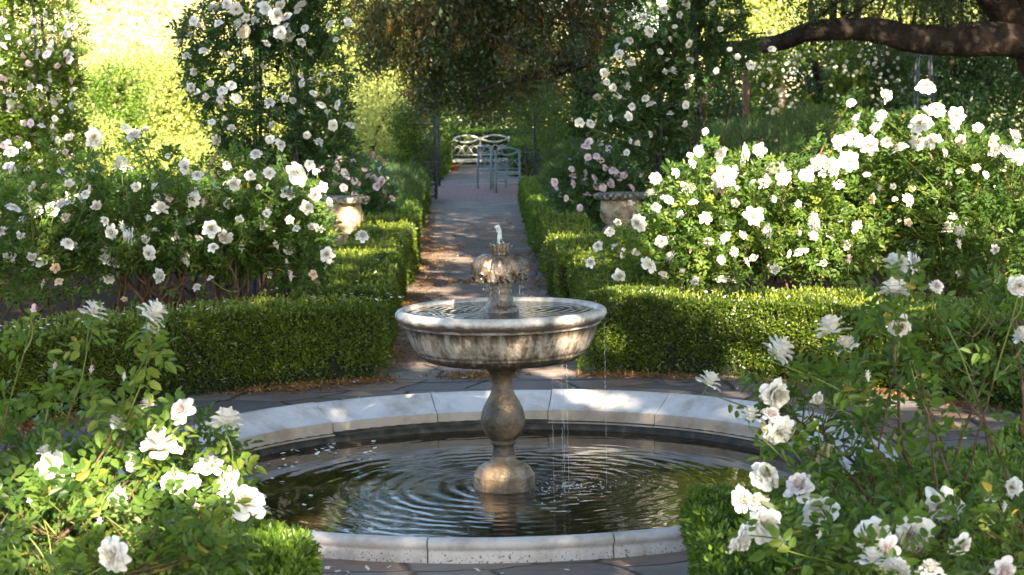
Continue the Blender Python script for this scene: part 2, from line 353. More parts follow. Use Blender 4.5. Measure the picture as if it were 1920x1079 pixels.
M['column'] = streak_mat('mossy_column_stone', [(.33, (.022, .020, .014)), (.47, (.060, .050, .032)), (.56, (.12, .085, .05)), (.70, (.24, .18, .11))], .6, 7., .42, .5, .5)
M['base'] = streak_mat('wet_base_stone', [(.33, (.05, .036, .022)), (.50, (.20, .14, .085)), (.66, (.42, .33, .22))], 1., 10., .3, .5, .6)
M['wet'] = streak_mat('wet_carved_stone', [(.36, (.016, .011, .007)), (.48, (.055, .036, .020)), (.62, (.17, .13, .095))], .5, 20., .2, .5, .9)

def water_mat(name, centres, base_stops, chop=.3, fine=55., amp=.0042):
    m, nt, ns, ls = new_mat(name)
    g = nd(ns, 'ShaderNodeNewGeometry')
    sx = nd(ns, 'ShaderNodeSeparateXYZ'); ls.new(g.outputs['Position'], sx.inputs[0])
    n0 = nd(ns, 'ShaderNodeTexNoise', Scale=3., Detail=3.0); ls.new(g.outputs['Position'], n0.inputs[0])
    tot = None
    def mth(op, a, b=None, c=None):
        x = nd(ns, 'ShaderNodeMath', operation=op)
        for i, v in enumerate((a, b, c)):
            if v is None: continue
            if isinstance(v, (int, float)): x.inputs[i].default_value = v
            else: ls.new(v, x.inputs[i])
        return x.outputs[0]
    for (cx, cy, k, a, fall) in centres:
        d = nd(ns, 'ShaderNodeVectorMath', operation='DISTANCE'); 
        cm = nd(ns, 'ShaderNodeCombineXYZ'); ls.new(sx.outputs[0], cm.inputs[0]); ls.new(sx.outputs[1], cm.inputs[1])
        ls.new(cm.outputs[0], d.inputs[0]); d.inputs[1].default_value = (cx, cy, 0)
        r = mth('ADD', d.outputs['Value'], mth('MULTIPLY', n0.outputs[0], .15))
        w = mth('MULTIPLY', mth('SINE', mth('MULTIPLY', r, k)), mth('POWER', 2.718, mth('MULTIPLY', d.outputs['Value'], -fall)))
        w = mth('MULTIPLY', w, a)
        tot = w if tot is None else mth('ADD', tot, w)
    # broken chop near the drips
    nf = nd(ns, 'ShaderNodeTexNoise', Scale=fine, Detail=2.0); ls.new(g.outputs['Position'], nf.inputs[0])
    d = nd(ns, 'ShaderNodeVectorMath', operation='DISTANCE'); ls.new(g.outputs['Position'], d.inputs[0]); d.inputs[1].default_value = (FX+.2, FY+.05, -.1)
    env = mth('POWER', 2.718, mth('MULTIPLY', mth('MULTIPLY', d.outputs['Value'], d.outputs['Value']), -2.6))
    tot = mth('ADD', tot, mth('MULTIPLY', mth('MULTIPLY', nf.outputs[0], chop), mth('ADD', env, .06)))
    rp = ramp(ns, base_stops)
    n1 = nd(ns, 'ShaderNodeTexNoise', Scale=2.6, Detail=10.0, Roughness=.7); ls.new(g.outputs['Position'], n1.inputs[0]); ls.new(n1.outputs[0], rp.inputs[0])
    p = nd(ns, 'ShaderNodeBsdfPrincipled', Roughness=.015, IOR=1.38); ls.new(rp.outputs[0], p.inputs['Base Color'])
    b = nd(ns, 'ShaderNodeBump', Strength=1., Distance=amp); ls.new(tot, b.inputs['Height']); ls.new(b.outputs[0], p.inputs['Normal'])
    o = nd(ns, 'ShaderNodeOutputMaterial'); ls.new(p.outputs[0], o.inputs[0])
    return m
M['water'] = water_mat('pool_water', [(FX+.02, FY, 58., .44, 1.45), (FX+.36, FY+.12, 75., .22, 1.6), (FX+.3, FY-.35, 90., .10, 1.8), (FX-.55, FY-.3, 40., .06, 1.2)],
                       [(.40, (.014, .009, .004)), (.52, (.040, .024, .010)), (.62, (.12, .078, .04))])
M['bwater'] = water_mat('bowl_water', [(FX-.1, FY, 110., .3, 1.), (FX+.12, FY+.05, 120., .3, 1.)], [(.4, (.010, .010, .007)), (.6, (.04, .035, .02))], 1.6, 45., .008)
def jet_mat():
    m, nt, ns, ls = new_mat('splashing_water')
    p = nd(ns, 'ShaderNodeBsdfPrincipled', Roughness=.12, IOR=1.33); p.inputs['Base Color'].default_value = (.92, .96, 1, 1); p.inputs['Transmission Weight'].default_value = .55
    p.inputs['Specular IOR Level'].default_value = .8
    o = nd(ns, 'ShaderNodeOutputMaterial'); ls.new(p.outputs[0], o.inputs[0]); return m
M['jet'] = jet_mat()
M['crack'] = noise_mat('joint_dirt', [(.3, (.02, .016, .012)), (.7, (.05, .04, .03))], 30)

# ---------------------------------------------------------------- ground, paths
def poly_sheet(name, loops, z, mat, kind='structure'):
    mb = MB()
    for L in loops:
        V = np.array([(x, y, z) for x, y in L]); mb.add(V, np.array([list(range(len(V)))]))
    o = single(name, mb, mat, None, None, kind=kind); return o
def ring_sheet(mb, r0, r1, z, n=128, a0=0, a1=2*np.pi):
    lathe(mb, [(r0, z), (r1, z)][::-1], (FX, FY, 0), n, a0=a0, a1=a1)
mb = MB()
prof = [(420, 0), (60, 0), (12, 0), (4.5, 0), (1.9, 0)]
lathe(mb, prof, (FX, FY, 0), 128)
single('ground', mb, M['ground'], None, None, kind='structure')
mb = MB(); ring_sheet(mb, 1.95, 3.95, .004)
single('paved_circle', mb, M['paving'], None, None, kind='structure')
poly_sheet('garden_path', [[(-1.15, 13.2), (.75, 13.2), (.6, 16.5), (.5, 24), (.36, 37), (-1.7, 37), (-1.4, 28), (-1.3, 20), (-1.2, 16)]], .008, M['paving'])
poly_sheet('brick_path', [[(-2.4, 37), (1.2, 37), (1.2, 44), (-2.4, 44)]], .010, M['brick'])
poly_sheet('bench_terrace', [[(-2.5, 44.01), (1.3, 44.01), (1.3, 56.8), (-2.5, 56.8)]], .009, M['paving'])
# sunlit hillside beyond the garden on the left
nx, ny = 60, 40
xs = np.linspace(-70, 45, nx); ys = np.linspace(74, 190, ny)
X, Y = np.meshgrid(xs, ys)
Z = -.3 + np.clip((Y-76)/105, 0, 1)**.8*26*np.clip(.55 - (X+12)/90, .15, 1) + 1.2*wob(np.stack([X, Y, 0*X], -1), .12)*np.clip((Y-76)/30, 0, 1)
idx = np.arange(nx*ny).reshape(ny, nx)
F = np.stack([idx[:-1, :-1], idx[:-1, 1:], idx[1:, 1:], idx[1:, :-1]], -1).reshape(-1, 4)
mb = MB(); mb.add(np.stack([X, Y, Z], -1).reshape(-1, 3), F)
M['hill'] = noise_mat('dry_hillside', [(.38, (.22, .24, .06)), (.5, (.46, .43, .20)), (.66, (.66, .60, .38))], .5, 9, .95, .6, 2.)
single('hillside', mb, M['hill'], None, None, kind='structure', smooth=True)

# ---------------------------------------------------------------- pool
pool = thing('pool', 'round sunken stone pool with pale marble coping around the fountain', 'pool', (FX, FY, 0))
edge = [1.785, 1.835]
rimprof = [(1.80, -.065), (1.825, -.058), (1.833, -.03), (1.833, .008), (1.838, .014), (1.87, .022), (1.93, .048), (1.99, .082), (2.03, .104), (2.058, .114), (2.078, .112), (2.094, .098), (2.097, .08),
           (2.088, .066), (2.08, .058), (2.083, .05), (2.09, .0), (2.09, -.04)]
joints_px = [(589, 756), (807, 737), (1037, 729), (1257, 739), (803, 1008), (1147, 998)]
ja = []
for (x, y) in joints_px:
    g = G(x, y, .112); ja.append(math.atan2(g[1]-FY, g[0]-FX) % (2*np.pi))
ja += [R_(150), R_(178), R_(207), R_(233), R_(330), R_(2), R_(33)]
ja = sorted(ja)
for i, a in enumerate(ja):
    b = ja[(i+1) % len(ja)]
    if b < a: b += 2*np.pi
    mb = MB(); gp = .0016
    h = rng.uniform(-.005, .005)
    lathe(mb, [(r, z+h) for r, z in rimprof], (FX, FY, 0), max(6, int((b-a)*22)), a0=a+gp, a1=b-gp)
    # closing ends
    for s in (a+gp, b-gp):
        V = [(FX+r*math.cos(s), FY+r*math.sin(s), z+h) for r, z in rimprof]; mb.add(V, np.array([list(range(len(V)))]))
    o = part('coping_stone', mb, M['marble'], pool, True)
mb = MB(); lathe(mb, [(1.815, -.06), (1.79, -.07), (1.78, -.09), (1.76, -.35), (1.9, -.35), (2.04, -.35), (2.04, .0), (2.02, .06), (1.86, .01), (1.82, -.06)], (FX, FY, 0), 128)
M['damp'] = noise_mat('damp_pool_wall', [(.3, (.012, .011, .008)), (.6, (.05, .042, .03)), (.8, (.10, .085, .06))], 14, bump=.5, rough=.5)
part('pool_wall', mb, M['damp'], pool, True)
mb = MB(); lathe(mb, [(1.80, -.10), (.0001, -.10)], (FX, FY, 0), 128)
single('water', mb, M['water'], None, None, kind='structure')

# ---------------------------------------------------------------- fountain
fo = thing('fountain', 'tiered stone fountain with wide bowl on baluster column in round pool', 'fountain', (FX, FY, -.1))
PXM = 1/349.0
mb = MB()
def octo(r, z, a): return r*(1+.035*np.cos(8*a)*(z < .05)), z
lathe(mb, [(56*PXM, -.2), (56.5*PXM, -.03), (55*PXM, -.024), (48*PXM, .012), (46*PXM, .016), (40*PXM, .030), (30*PXM, .040), (24*PXM, .056), (21*PXM, .08)], (FX, FY, 0), 48, mod=octo)
part('base', mb, M['base'], fo)
mb = MB()
lathe(mb, [(23, .05), (21.5, .075), (20.5, .095), (19.5, .12), (20.5, .138), (23.5, .142), (24, .150), (22, .158), (27, .172), (34, .195), (39.5, .23), (41.6, .255), (42, .275), (41, .295), (39.6, .315), (36.5, .342), (32, .370), (26.5, .396), (22.2, .420), (20.4, .438),
           (19.6, .46), (19.4, .48), (21, .505), (24, .525), (29, .545), (38, .562), (60, .575)][:], (FX, FY, 0), 48)
mb.v[-1][:, :2] = (mb.v[-1][:, :2]-[FX, FY])*PXM + [FX, FY]
part('column', mb, M['column'], fo, True)
def lath_px(mb, prof, n=96, mod=None):
    lathe(mb, [(r*PXM, z) for r, z in prof], (FX, FY, 0), n, mod=mod)
mb = MB()
lath_px(mb, [(30, .560), (60, .572), (100, .588), (128, .598), (140, .606), (147, .615), (153, .628), (157, .640), (158, .646), (157, .65), (160, .656), (166, .675), (171, .705), (175.5, .74), (179, .77), (181, .792), (184, .798)], 128)
lath_px(mb, [(178, .845), (176, .80), (150, .72), (60, .68), (1, .67)])
part('bowl', mb, M['bowl'], fo, True)
mb = MB()
lath_px(mb, [(180, .794), (185, .797), (187.5, .803), (187.5, .811), (191, .815), (196, .828), (198.5, .845), (198, .862), (194, .876), (188, .882), (182, .880), (178, .872), (176.5, .85)], 128)
part('rim', mb, M['bowlrim'], fo, True)
mb = MB(); lath_px(mb, [(178, .862), (.01, .862)], 96); part('bowl_water', mb, M['bwater'], fo)
mb = MB()
lath_px(mb, [(34, .85), (33.5, .872), (32, .882), (30.5, .888), (27, .895), (26, .905), (24, .915), (22.5, .935), (21.5, .97), (20.7, 1.03), (20.7, 1.06)], 48)
part('stem', mb, M['wet'], fo, True)
# carved acanthus cap
mb = MB()
lath_px(mb, [(20, 1.02), (33, 1.022), (40, 1.035), (44, 1.065), (43.5, 1.10), (38, 1.13), (28, 1.152), (15, 1.165)], 48)
def acanthus(mb, a, r_, z_top, z_bot, halfw, out, seed):
    g = np.random.default_rng(seed); nu, nv = 9, 10; r_ *= g.uniform(.97, 1.03); z_bot += g.uniform(-.005, .005); a += g.uniform(-.03, .03)
    V = []
    for j in range(nv):
        v = j/(nv-1)
        th = v*1.75
        rr = 16*PXM + (r_-16*PXM)*math.sin(min(th, 1.57)) + out*max(0, v-.75)*4*PXM*2.2
        zz = z_bot + (z_top-z_bot)*math.cos(th*.9) if th < 1.6 else z_bot - (v-.9)*.02 + (.012 if v > .95 else 0)
        rr = 15*PXM+(r_-15*PXM)*math.sin(min(1., v*1.65)*1.57)**.62-.010*max(0, v-.62)/.38+(.008 if v > .9 else 0)*out
        zz = z_top-(z_top-z_bot)*(v**1.7)+(.008 if v > .95 else 0)
        w = halfw*(.45+.75*math.sin(math.pi*min(1, v*.78+.12)))*(1 if v < .93 else .55)
        for i in range(nu):
            u = -1+2*i/(nu-1)
            lob = 1+.12*math.cos(u*9)*(v > .3)
            ang = a+u*w*lob
            ridge = .026*(1-abs(u))*v + .010*math.cos(u*12)*v + .012*math.sin(v*9)*abs(u)
            rad = rr+ridge-.014*u*u
            V.append((FX+rad*math.cos(ang), FY+rad*math.sin(ang), zz-.010*abs(u)*v+.010*math.sin(u*9+seed)*v+g.normal()*.0012))
    idx = np.arange(nu*nv).reshape(nv, nu)
    F = np.stack([idx[:-1, :-1], idx[:-1, 1:], idx[1:, 1:], idx[1:, :-1]], -1).reshape(-1, 4)
    mb.add(V, F)
for k in range(9): acanthus(mb, k*2*np.pi/9+.2, 44*PXM, 1.165, 1.022, .38, 1.1, k)
for k in range(9): acanthus(mb, (k+.5)*2*np.pi/9+.2, 47*PXM, 1.170, 1.062, .36, 1.3, k+40)
part('leaf_cap', mb, M['wet'], fo, True)
mb = MB()
def flute(r, z, a): return r*(1+.06*np.cos(14*a)), z+.006*np.cos(14*a)*(z > 1.22)
lath_px(mb, [(12, 1.15), (15.4, 1.158), (16, 1.17), (17.4, 1.215), (17.8, 1.228), (14, 1.228), (12, 1.20), (.1, 1.20)], 84, mod=flute)
part('spout_cup', mb, M['wet'], fo, True)
mb = MB()
g = np.random.default_rng(3)
pz = np.linspace(1.20, 1.325, 14)
pts = np.stack([FX+.004+.006*np.sin(pz*60)-.012*(pz-1.2)/.12, FY+0*pz, pz], -1)
add_tube(mb, pts, .006+.006*np.abs(np.sin(pz*55+1))+.004*(pz > 1.28), 10)
for k in range(16):
    a = g.uniform(0, 2*np.pi); r = g.uniform(.0, .035); z = g.uniform(1.19, 1.33)
    c = (FX+r*math.cos(a)*.6, FY+r*math.sin(a)*.6, z); s = g.uniform(.003, .008)
    lathe(mb, [(.0002, -s), (s*.8, -s*.5), (s, 0), (s*.7, s*.7), (.0002, s*1.2)], c, 8)
for k in range(0):     # thrown droplets
    t = g.uniform(.1, 1); a = g.uniform(-.5, .6); r = .05+.16*t
    c = (FX+r*math.cos(a), FY+r*math.sin(a), 1.24-.16*t*t+g.normal()*.01); s = g.uniform(.001, .0022)
    lathe(mb, [(.0002, -s*2), (s, 0), (.0002, s*2)], c, 6)
part('water_jet', mb, M['jet'], fo, True)
mb = MB()
def drip(x, y, z0, z1, w=.0016):
    n = 9; z = np.linspace(z0, z1, n)
    pts = np.stack([x+g.normal(size=n)*.0015, y+g.normal(size=n)*.0015, z], -1)
    add_tube(mb, pts, w*(.5+g.random(n)), 5)
for a in np.linspace(0, 2*np.pi, 12)[:-1]:
    a += g.normal()*.1; r = .118+.01*g.random()
    z0 = 1.055; k = z0
    while k > .87:
        L = g.uniform(.01, .05); drip(FX+r*math.cos(a), FY+r*math.sin(a), k, max(.865, k-L), g.uniform(.0005, .0014)); k -= L+g.uniform(.005, .05)
        if g.random() < .15: break
for a, r, zt in [(-.12, .555, .80), (-.5, .39, .60), (-.62, .40, .60), (-.85, .40, .595), (-.72, .4, .6)]:
    for q in range(1):
        aa = a+g.normal()*.03; k = zt
        while k > -.08:
            L = g.uniform(.06, .22); drip(FX+r*math.cos(aa), FY+r*math.sin(aa), k, max(-.1, k-L), g.uniform(.0004, .0009)); k -= L+g.uniform(.01, .05)
for k in range(130):    # splash crowns on the pool
    a = g.uniform(0, 2*np.pi); r = abs(g.normal())*.17
    x, y = FX+.33+r*math.cos(a)*1.5, FY+.0+r*math.sin(a)
    s = g.uniform(.002, .006); lathe(mb, [(s, -.1), (s*.8, -.1+s*.6), (.0002, -.1+s*.8)], (x, y, 0), 7)
part('water_drips', mb, M['jet'], fo, True)['kind'] = 'stuff'

# ---------------------------------------------------------------- hedges
def in_poly(P, poly):
    x, y = P[:, 0], P[:, 1]; ins = np.zeros(len(P), bool); n = len(poly)
    for i in range(n):
        x1, y1 = poly[i]; x2, y2 = poly[(i+1) % n]
        c = ((y1 > y) != (y2 > y)) & (x < (x2-x1)*(y-y1)/((y2-y1) if y2 != y1 else 1e-9)+x1)
        ins ^= c
    return ins
def area(poly):
    p = np.array(poly); return .5*abs(np.dot(p[:, 0], np.roll(p[:, 1], -1))-np.dot(p[:, 1], np.roll(p[:, 0], -1)))
def ccw(poly):
    p = np.array(poly); s = np.dot(p[:, 0], np.roll(p[:, 1], -1))-np.dot(p[:, 1], np.roll(p[:, 0], -1))
    return [tuple(q) for q in (p if s > 0 else p[::-1])]
def hedge(name, label, poly, h, L, dens, mat, group=None, side_dens=1., seed=1, cat='hedge', rough=.05, skip_back=None):
    g = np.random.default_rng(seed); poly = ccw(poly)
    cx, cy = np.mean(np.array(poly), 0)
    root = thing(name, label, cat, (cx, cy, 0), group)
    lo = np.min(poly, 0); hi = np.max(poly, 0)
    n = int(area(poly)*dens); P = []; Nn = []
    Q = g.uniform(lo, hi, size=(int(n*np.prod(hi-lo)/max(area(poly), .01))+10, 2)); Q = Q[in_poly(Q, poly)]
    T = np.column_stack([Q, np.full(len(Q), h)]); P.append(T); Nn.append(np.tile([0, 0, 1.], (len(T), 1)))
    m = len(poly)
    for i in range(m):
        a = np.array(poly[i]); b = np.array(poly[(i+1) % m]); L_ = np.linalg.norm(b-a)
        if L_ < 1e-3: continue
        nn = np.array([(b-a)[1], -(b-a)[0]])/L_
        mid = (a+b)/2
        if np.dot(nn, np.array([0, 0])-mid) < 0: d_ = .25     # face turned away from the photograph's side
        else: d_ = 1.
        k = int(L_*h*dens*side_dens*d_)
        t = g.random(k)[:, None]; q = a+(b-a)*t
        z = g.random(k)*h
        P.append(np.column_stack([q, z])); Nn.append(np.tile([nn[0], nn[1], 0.], (k, 1)))
    P = np.concatenate(P); Nn = np.concatenate(Nn)
    q = (wob(P, 5.5, seed+6)+.5*wob(P, 13., seed) < 1.05+g.normal(size=len(P))*.12) & ((P[:, 2] > .13*h*(1.2+wob(P, 5., seed))) | (g.random(len(P)) < .35) | (np.abs(Nn[:, 2]) > .5)); P = P[q]; Nn = Nn[q]
    # round the top edge a little and roughen
    zt = np.clip((P[:, 2]-(h-.05))/.05, 0, 1)
    side = np.abs(Nn[:, 2]) < .5
    P[side, :2] -= Nn[side, :2]*(.03*zt[side]**2)[:, None]
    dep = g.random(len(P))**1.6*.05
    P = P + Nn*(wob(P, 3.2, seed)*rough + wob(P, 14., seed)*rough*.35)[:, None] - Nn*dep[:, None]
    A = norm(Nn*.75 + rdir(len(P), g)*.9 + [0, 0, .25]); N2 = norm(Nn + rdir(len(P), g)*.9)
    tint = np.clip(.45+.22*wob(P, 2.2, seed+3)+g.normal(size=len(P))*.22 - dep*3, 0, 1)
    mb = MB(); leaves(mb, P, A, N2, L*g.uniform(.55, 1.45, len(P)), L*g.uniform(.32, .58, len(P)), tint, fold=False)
    # some stray shoots above the trim line
    k = int(n*.012); j = g.integers(0, len(T), k)
    for o_ in range(4):
        C = T[j]+np.column_stack([g.normal(size=(k, 2))*.004, np.zeros(k)+o_*L*.45+.0])
        leaves(mb, C, norm(rdir(k, g)*.7+[0, 0, 1]), rdir(k, g), L, L*.5, np.full(k, .85), fold=False)
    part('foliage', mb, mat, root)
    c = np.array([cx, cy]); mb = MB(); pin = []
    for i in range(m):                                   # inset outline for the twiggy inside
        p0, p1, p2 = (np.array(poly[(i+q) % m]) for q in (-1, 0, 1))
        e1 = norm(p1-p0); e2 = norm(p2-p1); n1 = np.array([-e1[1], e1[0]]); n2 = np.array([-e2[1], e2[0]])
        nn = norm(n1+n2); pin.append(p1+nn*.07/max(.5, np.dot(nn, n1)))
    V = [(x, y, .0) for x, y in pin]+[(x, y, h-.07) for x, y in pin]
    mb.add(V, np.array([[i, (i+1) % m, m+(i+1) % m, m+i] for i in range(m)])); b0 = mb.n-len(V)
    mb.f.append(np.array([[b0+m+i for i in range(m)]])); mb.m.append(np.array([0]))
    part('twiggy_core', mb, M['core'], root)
    return root
def arc(r, a0, a1, n=10): return [(FX+r*math.cos(R_(a)), FY+r*math.sin(R_(a))) for a in np.linspace(a0, a1, n)]

HG = 'clipped box hedges around the pool and path'
hedge('box_hedge', 'long curved dark box hedge behind the pool left of the path', arc(3.5, 103.7, 172, 12)+arc(4.15, 172, 108, 10), .55, .024, 19000, M['box'], HG, seed=2)
hedge('box_hedge', 'sunlit curved box hedge behind the pool right of the path', arc(3.52, 81.2, 12, 12)+arc(4.25, 12, 77, 10), .55, .024, 19000, M['box'], HG, seed=3)
hedge('box_hedge', 'broad box hedge block left of the path, nearest the fountain', [(-.93, 14.02), (-1.0, 16.3), (-1.65, 16.3), (-1.65, 13.95)], .545, .026, 11000, M['box'], HG, seed=4)
hedge('box_hedge', 'shaded box hedge section left of the path, second from the fountain', [(-1.08, 16.32), (-1.13, 20.2), (-1.72, 20.2), (-1.7, 16.32)], .53, .03, 8000, M['box'], HG, seed=5)
hedge('box_hedge', 'box hedge section with a bright sunlit corner left of the path', [(-1.10, 20.22), (-1.17, 23.6), (-1.78, 23.6), (-1.74, 20.22)], .54, .034, 6500, M['box'], HG, seed=6)
hedge('box_hedge', 'farthest green box hedge section left of the slate path', [(-1.24, 23.65), (-1.60, 37), (-2.3, 37), (-1.9, 23.65)], .50, .045, 3600, M['privet'], HG, seed=7)
hedge('box_hedge', 'short dark box hedge block at the inner corner right of the path', [(.56, 14.25), (.56, 17.4), (1.2, 17.4), (1.25, 14.2)], .52, .026, 10000, M['box'], HG, seed=8)
hedge('box_hedge', 'long box hedge section right of the path below the stone urn', [(.45, 17.45), (.35, 24.0), (.93, 24.0), (1.0, 17.45)], .50, .034, 6500, M['box'], HG, seed=9)
hedge('box_hedge', 'farthest bright green box hedge section right of the path near the chairs', [(.29, 24.05), (.20, 35.5), (.85, 36), (.95, 24.05)], .47, .045, 3600, M['privet'], HG, seed=10)
NG = 'low leafy hedges in front of the pool'
hedge('privet_hedge', 'leafy green hedge corner below the roses, left front of the pool', [(-.75, 6.75)]+arc(3.25, 254, 200, 9)+arc(4.4, 200, 252, 8)+[(-.74, 5.7)], .42, .028, 20000, M['privet'], NG, seed=11)
hedge('privet_hedge', 'wide leafy green hedge strewn with petals, right front of the pool', arc(2.72, 286.3, 345, 12)+arc(4.5, 345, 292, 8)+[(.63, 5.6)], .39, .028, 20000, M['privet'], NG, seed=12)
FG = 'clipped hedges around the bench terrace'
hedge('box_hedge', 'small bright hedge left of the cream bench', [(-2.35, 46), (-1.75, 46), (-1.72, 56), (-2.35, 56)], .85, .08, 900, M['privet'], FG, seed=13)
hedge('box_hedge', 'small bright hedge right of the cream bench', [(.05, 48), (.8, 48), (.8, 56), (.05, 56)], .75, .08, 900, M['privet'], FG, seed=14)
hedge('box_hedge', 'tall clipped hedge running behind the cream bench', [(-5.5, 57.6), (2.5, 57.6), (2.5, 58.8), (-5.5, 58.8)], 1.02, .08, 900, M['privet'], FG, seed=15)
hedge('box_hedge', 'low straight hedge behind the magenta roses', [(-5.0, 45), (-2.9, 45), (-2.9, 46), (-5.0, 46)], .62, .07, 1200, M['privet'], FG, seed=16)

# ---------------------------------------------------------------- roses
def rose_mesh(name, seed, rings, matn, pointed=.5, nu=5, nv=5, openness=1., calyx=True, cream=True):
    g = np.random.default_rng(seed); mb = MB()
    for k, (cnt, r0, r1, z0, z1, hw) in enumerate(rings):
        fr = k/max(1, len(rings)-1)
        for p_ in range(cnt):
            a = 2*np.pi*(p_+g.uniform(-.18, .18))/cnt + k*1.1
            rr1 = r1*openness*g.uniform(.86, 1.12); zz1 = z1+g.normal()*.05
            V = []; wv = g.uniform(0, 6.28)
            for j in range(nv):
                v = j/(nv-1)
                rad = r0+(rr1-r0)*v**(1.0+.5*(1-fr))
                zz = z0+(zz1-z0)*v**.8
                if v > .7: zz -= (v-.7)*fr*.55; 
                w = hw*1.18*math.sin(math.pi*(.15+.42*v))*(1.0 if v < .8 else 1-(.14+.16*pointed)*(v-.8)/.2)
                for i in range(nu):
                    u = -1+2*i/(nu-1)
                    tipb = (1-abs(u))**1.3*pointed*.11*(v > .95) - (abs(u)**3)*.07*v
                    ang = a+u*w
                    edge = .035*math.sin(u*5+wv)*v
                    R2 = rad+tipb*(.5+fr)+edge
                    Z2 = zz+tipb*(1-fr)*.8+.05*math.cos(u*4+wv*2)*v + (abs(u)**2)*.08*fr*v
                    V.append((R2*math.cos(ang), R2*math.sin(ang), Z2))
            idx = np.arange(nu*nv).reshape(nv, nu)
            F = np.stack([idx[:-1, :-1], idx[:-1, 1:], idx[1:, 1:], idx[1:, :-1]], -1).reshape(-1, 4)
            base_t = (.35+.65*fr) if cream else .6  # cream heart; inner petals also tinted darker as painted crease shade
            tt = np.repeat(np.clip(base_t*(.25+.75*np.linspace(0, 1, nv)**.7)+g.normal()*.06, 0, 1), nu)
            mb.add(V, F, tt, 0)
    if calyx:
        lathe(mb, [(.015, -.42), (.05, -.36), (.11, -.25), (.10, -.12), (.16, -.06)], (0, 0, 0), 7, .5, 1)
        for p_ in range(5):
            a = 2*np.pi*p_/5+.3; d = np.array([math.cos(a), math.sin(a), -.35])
            leaves(mb, np.array([[d[0]*.08, d[1]*.08, -.10]]), d[None], np.array([[0, 0, 1.]]), .42, .16, np.array([.6]), True, 1)
        add_tube(mb, [(0, 0, -.4), (.02, .02, -.9)], .035, 5, .5, 1, False)
    return make_mesh(name, mb, [M[matn], M['sepal']], smooth=True)
full = [(3, .03, .13, .0, .62, 1.3), (4, .05, .26, -.02, .68, 1.0), (6, .06, .43, -.05, .66, .72), (7, .07, .62, -.06, .54, .60), (8, .08, .82, -.07, .34, .50), (8, .08, 1.0, -.08, .06, .50)]
cupped = [(3, .04, .16, 0, .80, 1.2), (4, .06, .30, -.04, .88, .95), (5, .07, .46, -.06, .84, .8), (6, .08, .66, -.1, .70, .68), (6, .08, .88, -.12, .42, .60), (5, .08, 1.02, -.14, .08, .52)]
budr = [(2, .03, .13, 0, .95, 1.7), (3, .06, .22, -.05, .85, 1.2), (3, .07, .30, -.05, .62, 1.1)]
loose = [(4, .03, .25, .0, .30, .9), (6, .05, .55, -.04, .30, .66), (6, .06, .82, -.05, .16, .60), (5, .06, 1.0, -.05, .0, .58)]
def opened(rings, f): return rings
RM = {}
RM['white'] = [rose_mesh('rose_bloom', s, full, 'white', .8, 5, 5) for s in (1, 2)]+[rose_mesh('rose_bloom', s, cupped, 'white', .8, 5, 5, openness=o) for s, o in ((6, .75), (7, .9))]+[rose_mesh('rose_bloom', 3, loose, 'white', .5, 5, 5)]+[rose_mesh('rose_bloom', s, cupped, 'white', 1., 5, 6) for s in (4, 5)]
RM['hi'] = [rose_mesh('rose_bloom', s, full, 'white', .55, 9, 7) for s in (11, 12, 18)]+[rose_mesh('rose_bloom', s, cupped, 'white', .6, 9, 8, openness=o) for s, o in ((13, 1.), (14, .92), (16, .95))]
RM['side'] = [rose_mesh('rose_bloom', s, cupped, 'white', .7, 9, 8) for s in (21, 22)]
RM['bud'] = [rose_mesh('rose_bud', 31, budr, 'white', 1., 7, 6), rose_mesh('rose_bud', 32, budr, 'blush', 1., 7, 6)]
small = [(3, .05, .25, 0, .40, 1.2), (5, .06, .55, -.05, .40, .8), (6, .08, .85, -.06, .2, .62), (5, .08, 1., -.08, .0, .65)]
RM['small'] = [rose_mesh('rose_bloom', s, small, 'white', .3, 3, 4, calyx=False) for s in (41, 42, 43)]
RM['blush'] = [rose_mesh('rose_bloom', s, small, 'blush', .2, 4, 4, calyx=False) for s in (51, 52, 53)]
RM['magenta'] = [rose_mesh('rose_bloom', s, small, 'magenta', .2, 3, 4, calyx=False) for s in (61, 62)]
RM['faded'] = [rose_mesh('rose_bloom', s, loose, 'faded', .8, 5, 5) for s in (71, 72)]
M['tinged'] = petal('pink_tinged_petal', [(.72, .48, .44), (.84, .76, .74), (.86, .84, .83)], (.85, .78, .72), .2)
RM['pale'] = [rose_mesh('rose_bloom', s, cupped, 'tinged', .9, 7, 6) for s in (81, 82)]

def place_bloom(parent, P, d, kind, face, g):
    me = RM[kind][g.integers(len(RM[kind]))]
    o = bpy.data.objects.new('rose_bud' if kind == 'bud' else 'rose_bloom', me); col.objects.link(o); o.parent = parent
    f = Vector(face).normalized(); q = f.to_track_quat('Z', 'Y')
    o.rotation_mode = 'QUATERNION'; o.rotation_quaternion = q @ Matrix.Rotation(g.uniform(0, 6.28), 3, 'Z').to_quaternion()
    r = d/2
    o.scale = (r*g.uniform(.92, 1.08), r*g.uniform(.92, 1.08), r*g.uniform(.9, 1.15)) if kind != 'bud' else (r*1.7, r*1.7, r*1.7)
    o.location = P - wloc(parent)
    if kind == 'faded': o['label'] = 'withered brownish rose'
    if kind == 'pale': o['label'] = 'rose flushed pale pink'
    return o

